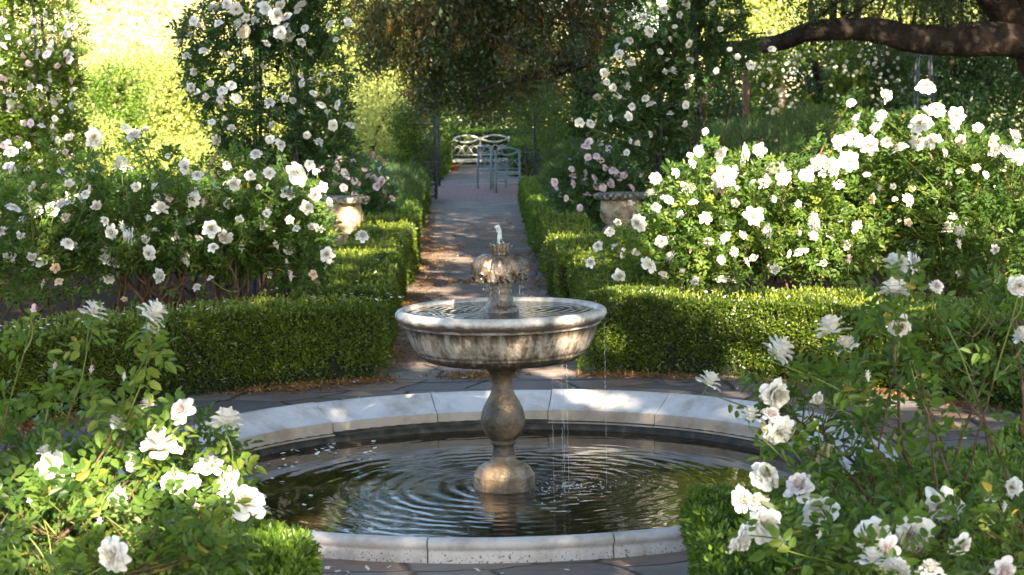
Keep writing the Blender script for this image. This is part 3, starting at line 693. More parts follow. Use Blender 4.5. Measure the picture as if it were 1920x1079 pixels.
def sprigs(mb, C, D, leafL, g, fold=True, n_leaf=5, tintb=.45, widthf=.62, matn=0, stem=True):
    """compound rose leaves: C bases, D directions"""
    n = len(C); 
    if n == 0: return
    D = norm(D); up = norm(np.tile([0, 0, 1.], (n, 1))*.8+rdir(n, g)*.55+np.array([0, -.45, 0])); S = norm(np.cross(D, up)); U = norm(np.cross(S, D))
    Ls = leafL*g.uniform(.7, 1.25, n)
    tb = np.clip(tintb+g.normal(size=n)*.20+.15*wob(C, 2., 5), 0, 1)
    spec = [(.55, 1), (.55, -1), (1.25, 1), (1.25, -1), (1.75, 0)] if n_leaf == 5 else [(.7, 1), (.7, -1), (1.1, 0)]
    for t, sg in spec:
        B = C+D*(Ls*t)[:, None]-np.array([0, 0, 1])*(Ls*t*t*.12)[:, None]
        A = norm(D*(.45 if sg else 1)+S*.9*sg-np.array([0, 0, .15])+rdir(n, g)*.18)
        tt = np.where(g.random(n) < .012, 1., np.clip(tb+g.normal(size=n)*.08, 0, .92)); q = g.random(n) > .06; sc = g.uniform(.78, 1.15, n)
        leaves(mb, B[q], A[q], norm(U+rdir(n, g)*.45)[q], (Ls*sc*(1. if sg else 1.15))[q], (Ls*widthf*sc*g.uniform(.8, 1.1, n))[q], tt[q], fold, matn)
def lobe_points(lobes, n, g, shell=.55, gap=0., seed=1, f=2.):
    w = np.array([l[1][0]*l[1][1]*l[1][2] for l in lobes])**.75; w /= w.sum()
    k = g.choice(len(lobes), size=int(n*(1.+gap*2)), p=w)
    C = np.array([l[0] for l in lobes])[k]; Rr = np.array([l[1] for l in lobes])[k]
    d = rdir(len(k), g); rad = g.random(len(k))**(1/3.); rad = shell*rad**.3*1.0+(1-shell)*rad
    rad *= 1+.16*wob(C+d*Rr, 1.7, seed)
    P = C+d*Rr*rad[:, None]
    if gap > 0:
        keep = wob(P, f, seed+9) > -1.0+gap*1.1*g.random(len(P))*2
        P, d = P[keep], d[keep]
    return P[:n], d[:n]

def bloom_from_px(lst, Y0, jit, g, kinds, dz=0.):
    out = []
    for t in lst:
        x, y, d = t[:3]; kd = t[3] if len(t) > 3 else kinds[g.integers(len(kinds))]
        Y = Y0+g.normal()*jit if np.isscalar(Y0) else Y0(x, y)+g.normal()*jit
        out.append((at(x, y, Y), d/pxm(Y), kd))
    return out

def rose_bush(name, label, cat, group, base, lobes, nsp, leafL, blooms, mat, seed, canes=9, fold=True, cane_r=.012, gap=.25, extra=0, ekind=('white',), ed=.1, twig=.6,
              bases=None, shell=.5, tintb=.45, n_leaf=5, face=(0, -1.0, .45), gfreq=2., spread=.3, stray=0, direct=None):
    g = np.random.default_rng(seed); base = np.asarray(base, dtype=float)
    root = thing(name, label, cat, tuple(base), group)
    lob = [(np.asarray(c, float), np.asarray(r, float)) for c, r in lobes]
    P, d = lobe_points(lob, nsp, g, shell, gap, seed, gfreq)
    mz = P[:, 2] > .06; P, d = P[mz], d[mz]
    mb = MB()
    D = norm(d*.8+rdir(len(P), g)*.7+[0, 0, .15])
    sprigs(mb, P, D, leafL, g, fold, n_leaf, tintb)
    # blooms
    bl = list(blooms)
    if extra:
        E, ed_ = lobe_points(lob, extra*3, g, .95, 0, seed+1)
        k = 0
        for i in range(len(E)):
            if k >= extra: break
            if E[i][2] < base[2]+.15 or ed_[i][1] > .35: continue
            bl.append((E[i]+ed_[i]*.03, ed*g.uniform(.7, 1.2), ekind[g.integers(len(ekind))])); k += 1
    # canes
    cb = MB(); nodes = []; nr = []
    bs = [np.asarray(b, float) for b in (bases or [base])]
    tg, td = lobe_points(lob, canes, g, .7, 0, seed+2)
    for i in range(len(tg)):
        b = bs[i % len(bs)]+np.array([g.normal()*.05, g.normal()*.05, 0])
        t = tg[i]; mid = b+(t-b)*.5+np.array([g.normal()*spread*.5, g.normal()*spread*.5, abs(g.normal())*spread*.6])
        pts = bez(b, mid, t, 12); pts[1:-1] += g.normal(size=(10, 3))*cane_r*1.2
        rr = np.linspace(cane_r*g.uniform(.8, 1.3), cane_r*.3, 12)
        add_tube(cb, pts, rr, 6, g.random()); nodes.append(pts); nr.append(rr)
    lp = []; ld = []
    if direct is not None:
        for (p, dm, kd) in blooms:
            if p[2] < direct: continue
            b = bs[g.integers(len(bs))]+g.normal(size=3)*[.06, .04, 0]; hz = p-b
            mid = b+hz*[.75, .75, .45]+g.normal(size=3)*[.16, .06, .05]
            pts = bez(b, mid, p-[0, 0, dm*.4], 14); pts[2:-1] += g.normal(size=(11, 3))*.006
            add_tube(cb, pts[:11], np.linspace(cane_r*.6, cane_r*.28, 11), 6, g.random(), 0, False); add_tube(cb, pts[10:], np.linspace(cane_r*.28, cane_r*.2, 4), 6, g.random(), 1, False)
            nodes.append(pts)
            for q in pts[5:-1]:
                for _ in range(2): lp.append(q+g.normal(size=3)*.008); ld.append(rdir(1, g)[0]*[1, .6, .6]+[0, 0, .25])
    nodes = np.concatenate(nodes) if nodes else base[None]
    def connect(p, r, green):
        q = nodes.copy(); dd = np.linalg.norm(q-p, axis=1)+np.maximum(0, q[:, 2]-p[2]+.08)*4
        j = dd.argmin(); a = nodes[j]
        mid = (a+p)/2+np.array([0, 0, -.12*np.linalg.norm(p-a)])+g.normal(size=3)*(.015+.10*np.linalg.norm(p-a))
        add_tube(cb, bez(a, mid, p, 7), np.linspace(r*1.3, r*.7, 7), 5, g.random(), 1 if green else 0, False)
        return bez(a, mid, p, 7)
    tw = g.choice(len(P), size=min(len(P), int(len(P)*twig*.12)), replace=False)
    for j in tw: connect(P[j], cane_r*.22, g.random() < .6)
    for (p, dm, kd) in bl:
        off = np.array([g.normal()*.25, g.normal()*.25-.1, 0]); f = np.array(face)+rdir(1, g)[0]*1.15
        if kd == 'side': f = np.array([g.normal()*.5, g.uniform(-.1, .5), 1.])
        if kd == 'bud': f = np.array([g.normal()*.25, g.normal()*.2, 1.])
        f = f/np.linalg.norm(f)
        place_bloom(root, p, dm, kd, f, g)
        pts = connect(p-f*dm*.3, cane_r*.26, True)
        for q in pts[(1 if np.linalg.norm(pts[0]-pts[-1]) > 4*leafL else 3):6]: lp.append(q); ld.append(rdir(1, g)[0]+[0, 0, .3])
    if lp: sprigs(mb, np.array(lp), np.array(ld), leafL, g, fold, n_leaf, min(.9, tintb+.15))
    part('foliage', mb, mat, root)
    if len(cb.v): part('cane_framework', cb, [M['cane'], M['stem']], root, True)
    return root
def plobe(x, y, Y, rx, ry, rd=None):
    """ellipsoid lobe: centre where the photo shows it, radii in photo pixels, at distance Y"""
    k = pxm(Y); return (at(x, y, Y), (rx/k, rd if rd else (rx/k), ry/k))

W = 'white'
# --- rose bushes left, behind the ring hedge
left_b = [(228,315,46),(175,258,36),(235,240,16),(272,243,18),(252,256,30),(120,385,34),(362,375,30),(300,393,32),(210,435,26),(247,441,36),(280,475,28),(395,430,32),(423,443,32),(400,466,24),(295,518,28),
 (127,458,26),(75,492,28),(60,480,20),(25,390,36),(65,395,38),(98,392,28),(370,540,16),(395,522,14),(540,363,30),(557,325,50),(590,365,24),(605,352,26),(575,390,26),(543,412,18),(556,430,16),(617,380,20),(615,478,38),
 (588,515,20,'faded'),(678,445,28),(370,330,24),(345,315,26),(315,293,14),(348,305,16),(405,350,20),(525,272,22),(480,290,24),(280,411,16),(485,352,14),(440,345,24),(160,365,20),(180,385,22),(20,285,26),
 (15,310,24),(255,350,20),(290,350,18),(233,562,14,'faded'),(110,528,18,'faded'),(335,430,22),(130,345,20),(60,350,22),(40,440,20),(195,415,18),(450,410,18),(500,400,16),(470,330,20),(505,325,22),(425,310,18)]
gL = np.random.default_rng(90)
MX = ('white', 'small', 'white', 'white', 'bud', 'faded')
BG = 'white rose bushes behind the pool hedges'
def sel(lst, x0, x1): return [t for t in lst if x0 <= t[0] < x1]
rose_bush('rose_bush', 'white rose bush at the far left edge behind the dark hedge', 'rose bush', BG, (-4.2, 14.9, 0),
          [plobe(20, 430, 14.8, 150, 90, .7), plobe(130, 420, 15.2, 110, 90, .7), plobe(90, 490, 14.7, 150, 60, .5), plobe(60, 395, 15.2, 80, 40, .5), plobe(100, 320, 15, 22, 45, .2), plobe(30, 325, 15, 18, 35, .2), plobe(160, 330, 15, 20, 40, .2)], 2600, .040,
          bloom_from_px(sel(left_b, 0, 190), 14.1, .2, gL, [W]), M['rose'], 101, 12, gap=.5, extra=62, ed=.09, ekind=MX, bases=[(-4.3, 14.9, 0), (-3.6, 15.0, 0)])
rose_bush('rose_bush', 'tangled white rose bush with bare arching stems behind the dark hedge', 'rose bush', BG, (-2.75, 14.8, 0),
          [plobe(260, 420, 14.9, 130, 90, .7), plobe(370, 420, 14.7, 110, 80, .6), plobe(240, 365, 15.1, 90, 40, .5), plobe(255, 300, 15, 18, 50, .2), plobe(320, 325, 15, 22, 40, .2), plobe(390, 335, 15, 22, 40, .2), plobe(330, 455, 14.6, 150, 45, .4)], 2800, .040,
          bloom_from_px(sel(left_b, 190, 420), 14.0, .2, gL, [W]), M['rose'], 102, 34, gap=.5, cane_r=.017, extra=52, ed=.09, ekind=MX, bases=[(-2.75, 14.7, 0), (-2.4, 14.6, 0), (-3.1, 14.8, 0)], spread=.5)
rose_bush('rose_bush', 'white rose bush beside the urn left of the path', 'rose bush', BG, (-1.9, 15.0, 0),
          [plobe(520, 405, 15, 95, 80, .6), plobe(470, 385, 15.2, 80, 40, .6), plobe(450, 320, 15, 22, 40, .2), plobe(510, 320, 15, 22, 40, .2), plobe(580, 345, 15, 20, 30, .2), plobe(565, 440, 14.8, 55, 65, .45), plobe(450, 450, 14.8, 120, 70, .5), plobe(560, 500, 14.7, 60, 40, .3)], 2800, .040,
          bloom_from_px(sel(left_b, 420, 700), 14.2, .2, gL, [W]), M['rose'], 103, 26, gap=.45, cane_r=.016, extra=44, ed=.085, ekind=MX, bases=[(-2.2, 14.7, 0), (-1.9, 14.9, 0)], spread=.45)
# --- rose bushes right
right_b = [(1736,163,36),(1658,180,30),(1596,193,17),(1607,224,26),(1652,217,24),(1645,243,34),(1727,233,42),(1757,207,32),(1732,207,20),(1795,217,30),(1788,237,28),(1833,240,18),(1902,258,30),(1862,280,36),
 (1888,283,30),(1913,293,30),(1602,260,34),(1573,267,28),(1630,275,38),(1663,267,22),(1688,280,36),(1723,267,36),(1753,267,38),(1802,263,22,'faded'),(1770,287,16),(1592,302,42),(1528,305,36),(1555,305,30),(1560,318,26),
 (1573,345,24),(1452,327,46),(1432,340,34),(1467,333,34),(1425,282,28),(1393,290,38),(1352,292,30),(1358,333,44),(1377,333,24),(1310,283,22),(1322,247,14),(1298,307,18),(1378,315,12),(1513,330,26),(1800,320,18,'faded'),
 (1830,315,18,'faded'),(1848,328,16),(1710,353,16),(1322,410,32),(1413,405,38),(1360,447,26),(1393,440,18),(1442,433,28),(1375,472,20),(1352,488,18),(1452,507,24),(1528,417,36),(1552,438,40),(1502,472,32),
 (1497,437,14),(1497,383,18),(1543,493,16),(1587,460,28),(1608,425,22,'pale'),(1635,373,24,'faded'),(1678,375,14,'pale'),(1700,377,28),(1652,422,16),(1703,417,16,'faded'),(1780,432,32),(1802,432,26),(1813,420,12),
 (1865,467,22),(1908,533,32),(1797,512,14),(1300,430,20),(1283,510,16),(1303,527,16),(1353,523,24),(1373,520,22),(1122,463,22),(1152,463,16),(1143,435,18),(1158,418,18),(1197,418,34),(1193,473,16),(1160,517,26),
 (1217,497,36),(1107,493,24),(1260,483,26),(1240,453,22),(1253,373,28),(1230,390,18),(1220,365,24),(1183,383,16),(1230,335,24),(1265,325,20),(1280,350,18),(1300,380,18),(1410,342,18),(1275,405,20),(1330,455,18),(1245,515,20)]
gR = np.random.default_rng(91)
rose_bush('rose_bush', 'sunlit white rose bush beside the urn right of the path', 'rose bush', BG, (1.45, 15.4, 0),
          [plobe(1260, 450, 15.2, 80, 60, .5), plobe(1330, 415, 15.3, 100, 95, .6), plobe(1300, 360, 15.5, 70, 55, .4), plobe(1330, 300, 15.3, 20, 35, .2), plobe(1400, 310, 15.3, 22, 35, .2), plobe(1370, 470, 15.0, 100, 50, .4), plobe(1180, 470, 15, 50, 30, .3)], 2600, .042,
          bloom_from_px(sel(right_b, 1000, 1400), 14.55, .2, gR, [W]), M['rose'], 104, 14, gap=.3, extra=28, ed=.085, ekind=MX, bases=[(1.3, 15.2, 0), (1.8, 15.2, 0)], tintb=.6)
rose_bush('rose_bush', 'largest sunlit white rose bush, in the middle of the right bed', 'rose bush', BG, (2.4, 15.4, 0),
          [plobe(1470, 400, 15.2, 120, 100, .6), plobe(1560, 400, 15.3, 110, 110, .6), plobe(1610, 310, 15.6, 90, 90, .5), plobe(1540, 470, 15.0, 110, 55, .4), plobe(1450, 360, 15.4, 90, 60, .4), plobe(1490, 300, 15.3, 20, 35, .2), plobe(1600, 220, 15.4, 20, 40, .2)], 3600, .042,
          bloom_from_px(sel(right_b, 1400, 1640), 14.6, .2, gR, [W]), M['rose'], 105, 16, gap=.35, extra=28, ed=.085, ekind=MX, bases=[(2.3, 15.1, 0), (2.75, 15.1, 0), (2.0, 15.2, 0)], tintb=.6)
rose_bush('rose_bush', 'tall white rose bush at the right edge, in front of dark shrubs', 'rose bush', BG, (3.7, 15.6, 0),
          [plobe(1720, 330, 15.6, 120, 100, .6), plobe(1830, 360, 15.5, 120, 100, .6), plobe(1760, 430, 15.3, 140, 90, .5), plobe(1870, 460, 15.2, 100, 100, .4), plobe(1720, 260, 15.8, 70, 40, .3)], 4000, .044,
          bloom_from_px(sel(right_b, 1640, 1930), 14.75, .2, gR, [W]), M['rose'], 106, 18, gap=.3, extra=28, ed=.085, ekind=MX, bases=[(3.4, 15.4, 0), (4.2, 15.5, 0)], tintb=.35)

# --- foreground bushes
fl = [(175,590,44,'side'),(60,592,20,'bud'),(283,592,46,'side'),(285,622,30,'side'),(345,772,38,'pale'),(278,762,26,'side'),(425,795,52,'side'),(222,795,36,'hi'),(300,840,60,'hi'),(105,885,66,'hi'),(395,876,46,'hi'),
 (428,908,54,'hi'),(460,945,58,'hi'),(325,905,38,'hi'),(215,932,38,'pale'),(216,1040,58,'hi'),(187,988,18,'bud'),(362,958,24,'bud'),(103,692,14,'bud'),(170,700,14,'bud'),(232,714,14,'bud'),(57,945,12,'bud'),
 (360,905,30,'hi'),(250,868,28,'hi'),(95,925,14,'bud'),(152,900,12,'bud'),(320,998,16,'bud'),(85,850,26,'side'),(12,1000,20,'hi')]
fr = [(1328,720,42,'side'),(1450,735,52,'hi'),(1455,662,52,'side'),(1560,622,54,'side'),(1588,652,38,'side'),(1685,612,36,'pale'),(1675,548,46,'side'),(1710,494,36,'hi'),(1680,497,38,'side'),(1755,540,24,'pale'),(1910,535,32,'hi'),
 (1918,635,34,'side'),(1405,785,38,'side'),(1445,780,30,'pale'),(1458,808,48,'hi'),(1533,805,18,'bud'),(1545,850,34,'faded'),(1435,893,46,'hi'),(1500,915,50,'pale'),(1390,938,44,'hi'),(1420,945,38,'hi'),(1430,985,56,'hi'),
 (1385,1010,46,'hi'),(1535,962,58,'hi'),(1775,945,62,'hi'),(1640,1003,54,'hi'),(1712,1000,60,'hi'),(1668,1030,42,'pale'),(1635,1053,44,'hi'),(1680,1068,50,'hi'),(1745,1072,44,'hi'),(1800,1020,38,'hi'),
 (1900,915,32,'hi'),(1880,1065,40,'pale'),(1470,1026,20,'bud'),(1628,715,18,'bud'),(1882,960,18,'bud'),(1855,935,18,'pale'),(1530,745,22,'hi'),(1535,1010,14,'bud')]
gF = np.random.default_rng(92)
def Yn(x, y): return min(6.4, 1.30*FPX/max(y-184, 1)) if y > 880 else 6.4
def nlobe(x, y, rx, ry, rd): return plobe(x, y, Yn(x, y+20)+.3, rx, ry, rd)
rose_bush('rose_bush', 'leafy white rose bush growing over the hedge at the lower left', 'rose bush', 'white rose bushes in front of the pool', (-1.9, 6.6, 0),
          [plobe(180, 920, 6.75, 190, 90, .22), plobe(330, 900, 6.85, 130, 90, .18), plobe(60, 930, 6.7, 150, 110, .2), nlobe(200, 1020, 250, 70, .2), nlobe(60, 1050, 160, 70, .2), nlobe(330, 980, 120, 60, .15), nlobe(130, 960, 140, 60, .18), plobe(400, 960, 6.75, 80, 70, .15),
           plobe(120, 800, 6.9, 130, 50, .12), plobe(330, 810, 6.9, 80, 40, .1), nlobe(380, 1040, 90, 50, .12)],
          900, .043, bloom_from_px([(a[0], a[1], a[2]*1.28)+tuple(a[3:]) for a in fl], Yn, .04, gF, ['hi']), M['rose'], 111, 16, cane_r=.011, gap=.5, extra=0, bases=[(-2.0, 6.6, .1), (-1.6, 6.7, .1), (-1.25, 6.8, .1)], spread=.2, tintb=.6, twig=4, shell=.35, direct=.80)
rose_bush('rose_bush', 'tall open white rose bush in shade at the lower right', 'rose bush', 'white rose bushes in front of the pool', (1.6, 6.5, 0),
          [plobe(1540, 770, 6.8, 110, 90, .2), plobe(1600, 850, 6.8, 90, 70, .15), plobe(1690, 570, 6.9, 80, 60, .13), plobe(1740, 690, 6.9, 60, 50, .1), nlobe(1840, 1010, 120, 80, .2), nlobe(1600, 920, 120, 60, .18), plobe(1870, 600, 6.9, 60, 70, .15),
           nlobe(1700, 1040, 150, 55, .18), nlobe(1560, 990, 90, 50, .12), plobe(1760, 930, 6.6, 90, 35, .1), plobe(1430, 760, 6.75, 60, 60, .1), nlobe(1500, 1050, 60, 35, .1), plobe(1890, 900, 6.6, 50, 70, .12)],
          430, .043, bloom_from_px([(a[0], a[1], a[2]*1.28)+tuple(a[3:]) for a in fr], Yn, .04, gF, ['hi']), M['rose'], 112, 17, cane_r=.011, gap=.5, extra=0, bases=[(1.5, 6.6, .1), (1.85, 6.5, .1), (1.25, 6.7, .1)], spread=.2, tintb=.42, twig=4, shell=.35, direct=1.16)

# --- pink roses
lp_ = [(612,300,20),(640,318,18),(660,305,16),(690,330,18),(700,335,18),(712,318,14),(650,330,18),(670,345,16),(665,365,18),(635,300,18),(600,320,18),(683,318,12),(715,340,22),(706,350,16),(590,335,16),(735,372,16),(722,363,14,'faded'),
       (605,345,18),(628,345,14),(645,352,16)]
rp_ = [(1103,267,18),(1098,275,20),(1127,272,14),(1140,280,16),(1160,278,18),(1170,285,18),(1102,295,14),(1118,293,16),(1126,300,14),(1072,317,12),(1075,330,16),(1075,345,16),(1098,325,14),(1097,338,16),(1115,335,18),(1120,350,20),
       (1130,352,16),(1062,372,12),(1101,365,18),(1150,320,18),(1160,330,20),(1170,330,16),(1185,312,18),(1145,345,18),(1088,390,14),(1095,405,12),(1043,352,12),(1040,342,16),(1135,315,14),(1200,325,16),(1186,353,14),(1210,300,14),(1180,265,14),(1225,275,14)]
gP = np.random.default_rng(93)
PK = 'blush pink rose bushes beyond the urns'
rose_bush('pink_rose_bush', 'blush pink rose bush behind the urn left of the path', 'rose bush', PK, (-2.0, 25.2, 0),
          [plobe(650, 350, 25, 85, 60, .7), plobe(610, 330, 25.5, 60, 50, .5), plobe(700, 375, 24.6, 45, 45, .4), plobe(650, 400, 24.8, 60, 40, .4)], 2400, .05,
          bloom_from_px([(a[0], a[1], a[2]*1.05)+tuple(a[3:]) for a in lp_], 24.3, .2, gP, ['blush']), M['climber'], 121, 8, fold=False, gap=.2, extra=22, ekind=('blush',), ed=.09)
rose_bush('pink_rose_bush', 'blush pink rose bush behind the urn right of the path', 'rose bush', PK, (1.3, 25.4, 0),
          [plobe(1130, 350, 25, 85, 60, .7), plobe(1190, 320, 25.5, 60, 60, .5), plobe(1090, 340, 24.8, 45, 60, .4), plobe(1100, 400, 24.6, 45, 40, .4)], 3000, .05,
          bloom_from_px([(a[0], a[1], a[2]*1.05)+tuple(a[3:]) for a in rp_], 24.3, .2, gP, ['blush']), M['climber'], 122, 8, fold=False, gap=.15, extra=24, ekind=('blush',), ed=.09)
mg = [(685,292,8),(690,298,9),(697,293,9),(703,300,9),(708,295,9),(715,297,8),(718,303,8),(722,308,7),(733,308,7),(740,303,8),(745,300,8),(695,305,8),(738,312,7),(700,288,8),(748,306,8),(712,304,9),(718,313,9),(726,300,7)]
rose_bush('magenta_rose_bush', 'low magenta rose bush in front of a far straight hedge', 'rose bush', None, (-2.9, 41, 0),
          [plobe(712, 315, 41, 45, 22, .6), plobe(745, 320, 41, 25, 20, .5)], 700, .07, bloom_from_px(mg, 40.3, .15, gP, ['magenta']), M['privet'], 123, 4, fold=False, gap=.1)

# --- climbing roses
cl = [(425,8,20),(443,18,24),(400,15,22),(498,15,32),(526,10,22),(560,14,32),(518,30,28),(538,31,24),(450,46,26),(458,60,30),(479,41,22),(461,33,16),(525,61,26),(541,65,28),(536,48,18),(571,54,16),(618,47,22),(653,43,18),(500,81,20),
 (564,81,18),(630,74,14),(425,103,18),(434,126,16),(409,44,18),(362,40,22),(370,47,18),(355,67,16),(334,80,18),(382,95,22),(350,107,18),(362,136,16),(357,165,18),(367,172,16),(386,182,14),(395,157,14),(416,170,22),(435,160,22),
 (444,185,22),(414,187,16),(412,202,14),(481,166,18),(506,194,22),(534,186,16),(548,190,16),(564,142,14),(566,156,18),(582,151,16),(604,139,14),(588,175,18),(614,171,16),(602,197,20),(632,196,22),(616,211,16),(565,210,18),
 (511,235,18),(506,261,18),(625,236,24),(575,254,16),(597,268,18),(657,236,18),(397,229,18),(421,224,14),(434,242,20),(405,262,24)]
cr = [(1180,27,20),(1208,33,14),(1245,18,18),(1240,5,18),(1275,28,14),(1217,60,20),(1257,73,12),(1180,77,14),(1172,80,12),(1158,88,14),(1160,102,18),(1183,118,20),(1238,97,14),(1252,112,12),(1172,135,14),(1132,137,20),(1138,155,14),
 (1150,165,16),(1178,162,20),(1260,135,20),(1247,135,12),(1120,183,16),(1210,185,16),(1220,195,20),(1257,213,18),(1185,200,14),(1180,218,18),(1088,230,20),(1145,223,14),(1220,252,14),(1195,272,20),(1182,265,12),(1175,287,14),
 (1292,83,18),(1363,25,14),(1337,7,14),(1285,10,20),(1350,55,12),(1383,22,12),(1440,62,14),(1447,92,18),(1368,93,10),(1295,113,16),(1408,122,20),(1343,133,14),(1297,147,18),(1290,163,12),(1285,197,18),(1285,233,14),(1322,247,14),
 (1383,107,12),(1215,10,16),(1195,50,12),(1265,50,12),(1200,150,12),(1165,60,12)]
gC = np.random.default_rng(94)
CG = 'white climbing roses on garden obelisks'
rose_bush('climbing_rose', 'white climbing rose smothering the iron obelisk left of the path', 'climbing rose', CG, tuple(at(520, 300, 19.8)*[1, 1, 0]),
          [plobe(500, 20, 19.8, 110, 60, .5), plobe(590, 40, 19.9, 60, 60, .5), plobe(450, 90, 19.6, 60, 60, .35), plobe(550, 70, 19.8, 70, 45, .4), plobe(370, 70, 19.6, 35, 50, .25), plobe(410, 130, 19.6, 50, 60, .3),
           plobe(370, 150, 19.6, 22, 40, .2), plobe(430, 210, 19.6, 45, 60, .3), plobe(590, 150, 19.8, 60, 80, .4), plobe(600, 230, 19.8, 55, 60, .4), plobe(500, 250, 19.8, 90, 50, .4), plobe(620, 290, 19.8, 55, 40, .4), plobe(480, 190, 19.5, 45, 30, .2),
           (at(520, -60, 19.8), (.75, .6, .4)), plobe(540, 300, 19.8, 90, 40, .4)], 4300, .05,
          bloom_from_px(cl, 19.2, .12, gC, ['white', 'small']), M['climber'], 131, 12, gap=.42, extra=28, ekind=('small', 'white'), ed=.08, shell=.7, bases=[tuple(at(485, 300, 19.8)*[1, 1, 0]), tuple(at(560, 300, 19.8)*[1, 1, 0])], gfreq=3.)
rose_bush('climbing_rose', 'white climbing rose on the iron obelisk right of the path', 'climbing rose', CG, tuple(at(1250, 300, 19.8)*[1, 1, 0]),
          [plobe(1230, 30, 19.8, 75, 60, .5), plobe(1330, 20, 19.9, 60, 45, .4), plobe(1180, 110, 19.7, 50, 50, .35), plobe(1290, 110, 19.8, 70, 60, .4), plobe(1170, 190, 19.7, 50, 45, .3), plobe(1240, 170, 19.8, 70, 60, .4), plobe(1370, 90, 19.7, 40, 40, .25),
           plobe(1290, 230, 19.8, 35, 60, .3), plobe(1190, 250, 19.8, 50, 40, .3), (at(1260, -60, 19.8), (.75, .6, .4)), plobe(1240, 290, 19.9, 60, 40, .4), plobe(1120, 220, 19.7, 25, 20, .15)], 5000, .048,
          bloom_from_px(cr, 19.2, .12, gC, ['white', 'small']), M['climber'], 132, 12, gap=.25, extra=32, ekind=('small', 'white'), ed=.075, bases=[tuple(at(1235, 300, 19.8)*[1, 1, 0]), tuple(at(1300, 300, 19.8)*[1, 1, 0])], gfreq=3.)
gC2 = np.random.default_rng(95)
fb = [(int(gC2.uniform(0, 140)), int(gC2.uniform(15, 330)), int(gC2.uniform(11, 19)), ['small', 'small', 'white', 'blush'][gC2.integers(4)]) for _ in range(98)]
rose_bush('climbing_rose', 'sunlit white climbing rose column at the far left edge', 'climbing rose', CG, (-6.3, 23, 0),
          [plobe(40, 60, 23, 110, 90, .8), plobe(50, 180, 23, 110, 90, .8), plobe(60, 290, 23, 120, 90, .8), plobe(-60, 150, 23, 100, 150, .8), plobe(40, -60, 23, 90, 60, .7)], 7000, .055,
          bloom_from_px(fb, 22.3, .15, gC2, ['small']), M['privet'], 133, 8, fold=False, gap=.12, tintb=.6)

# obelisks that carry the climbers
def obelisk(label, pxs, Y, hw, top=4.2):
    c = at(np.mean(pxs), 300, Y); root = thing('iron_obelisk', label, 'obelisk', (c[0], c[1], 0), 'tall iron obelisks under the climbing roses')
    for sx, sy in ((-1, -1), (1, -1), (1, 1), (-1, 1)):
        mb = MB(); p0 = np.array([c[0]+sx*hw, c[1]+sy*hw, 0]); p1 = np.array([c[0]+sx*hw*.45, c[1]+sy*hw*.45, top]); add_tube(mb, [p0, (p0+p1)/2, p1], .020, 8); part('leg', mb, M['iron'], root, True)
    for z in (.5, 1.2, 1.9, 2.6, 3.3, 4.0):
        if z > top: continue
        f = hw*(1-.55*z/top); mb = MB()
        q = [np.array([c[0]+a*f, c[1]+b*f, z]) for a, b in ((-1, -1), (1, -1), (1, 1), (-1, 1), (-1, -1))]
        for i in range(4): add_tube(mb, [q[i], q[i+1]], .011, 6)
        part('hoop', mb, M['iron'], root, True)
obelisk('iron obelisk wrapped in white roses left of the path', (485, 560), 19.8, .27)
obelisk('iron obelisk wrapped in white roses right of the path', (1235, 1312), 19.8, .26)
obelisk('dark iron obelisk in deep shade at the right under the oak limb', (1712, 1750), 33, .22, 2.75)
obelisk('iron obelisk inside the sunlit rose column at the left edge', (20, 90), 23, .3)

# ---------------------------------------------------------------- generic plants and trees
def crown(mb, lobes, n, L, g, mat=0, droop=0., fold=False, clump=28, cs=.16, gap=.3, tb=.45, asp=.5, seed=1, up=.3):
    nc = max(8, n//clump)
    C, d = lobe_points([(np.asarray(c, float), np.asarray(r, float)) for c, r in lobes], nc, g, .6, gap, seed, 1.1)
    k = np.repeat(np.arange(len(C)), clump); size = cs*g.uniform(.6, 1.5, len(C))[k][:, None]
    P = C[k]+g.normal(size=(len(k), 3))*size*[1, 1, .75]
    D = norm(d[k]*.5+rdir(len(k), g)+[0, 0, -droop]); N = norm(rdir(len(k), g)*.7+[0, 0, up]+d[k]*.4)
    ct = np.clip(tb+g.normal(size=len(C))*.16, 0, 1)[k]
    leaves(mb, P, D, N, L*g.uniform(.65, 1.3, len(k)), L*asp, np.clip(ct+g.normal(size=len(k))*.12, 0, 1), fold, mat)
    return C
def shrub(name, label, cat, group, base, lobes, n, L, mat, seed, stems=5, sr=.03, **kw):
    g = np.random.default_rng(seed); root = thing(name, label, cat, tuple(base), group)
    mb = MB(); C = crown(mb, lobes, n, L, g, seed=seed, **kw); part('foliage' if cat != 'tree' else 'crown', mb, mat, root)
    if stems:
        cb = MB()
        for i in range(stems):
            t = C[g.integers(len(C))]; b = np.array(base)+[g.normal()*.1, g.normal()*.1, 0]
            add_tube(cb, bez(b, (b+t)/2+g.normal(size=3)*.25, t, 9), np.linspace(sr, sr*.3, 9), 7)
        part('trunk' if cat == 'tree' else 'stem', cb, M['bark'], root, True)
    return root

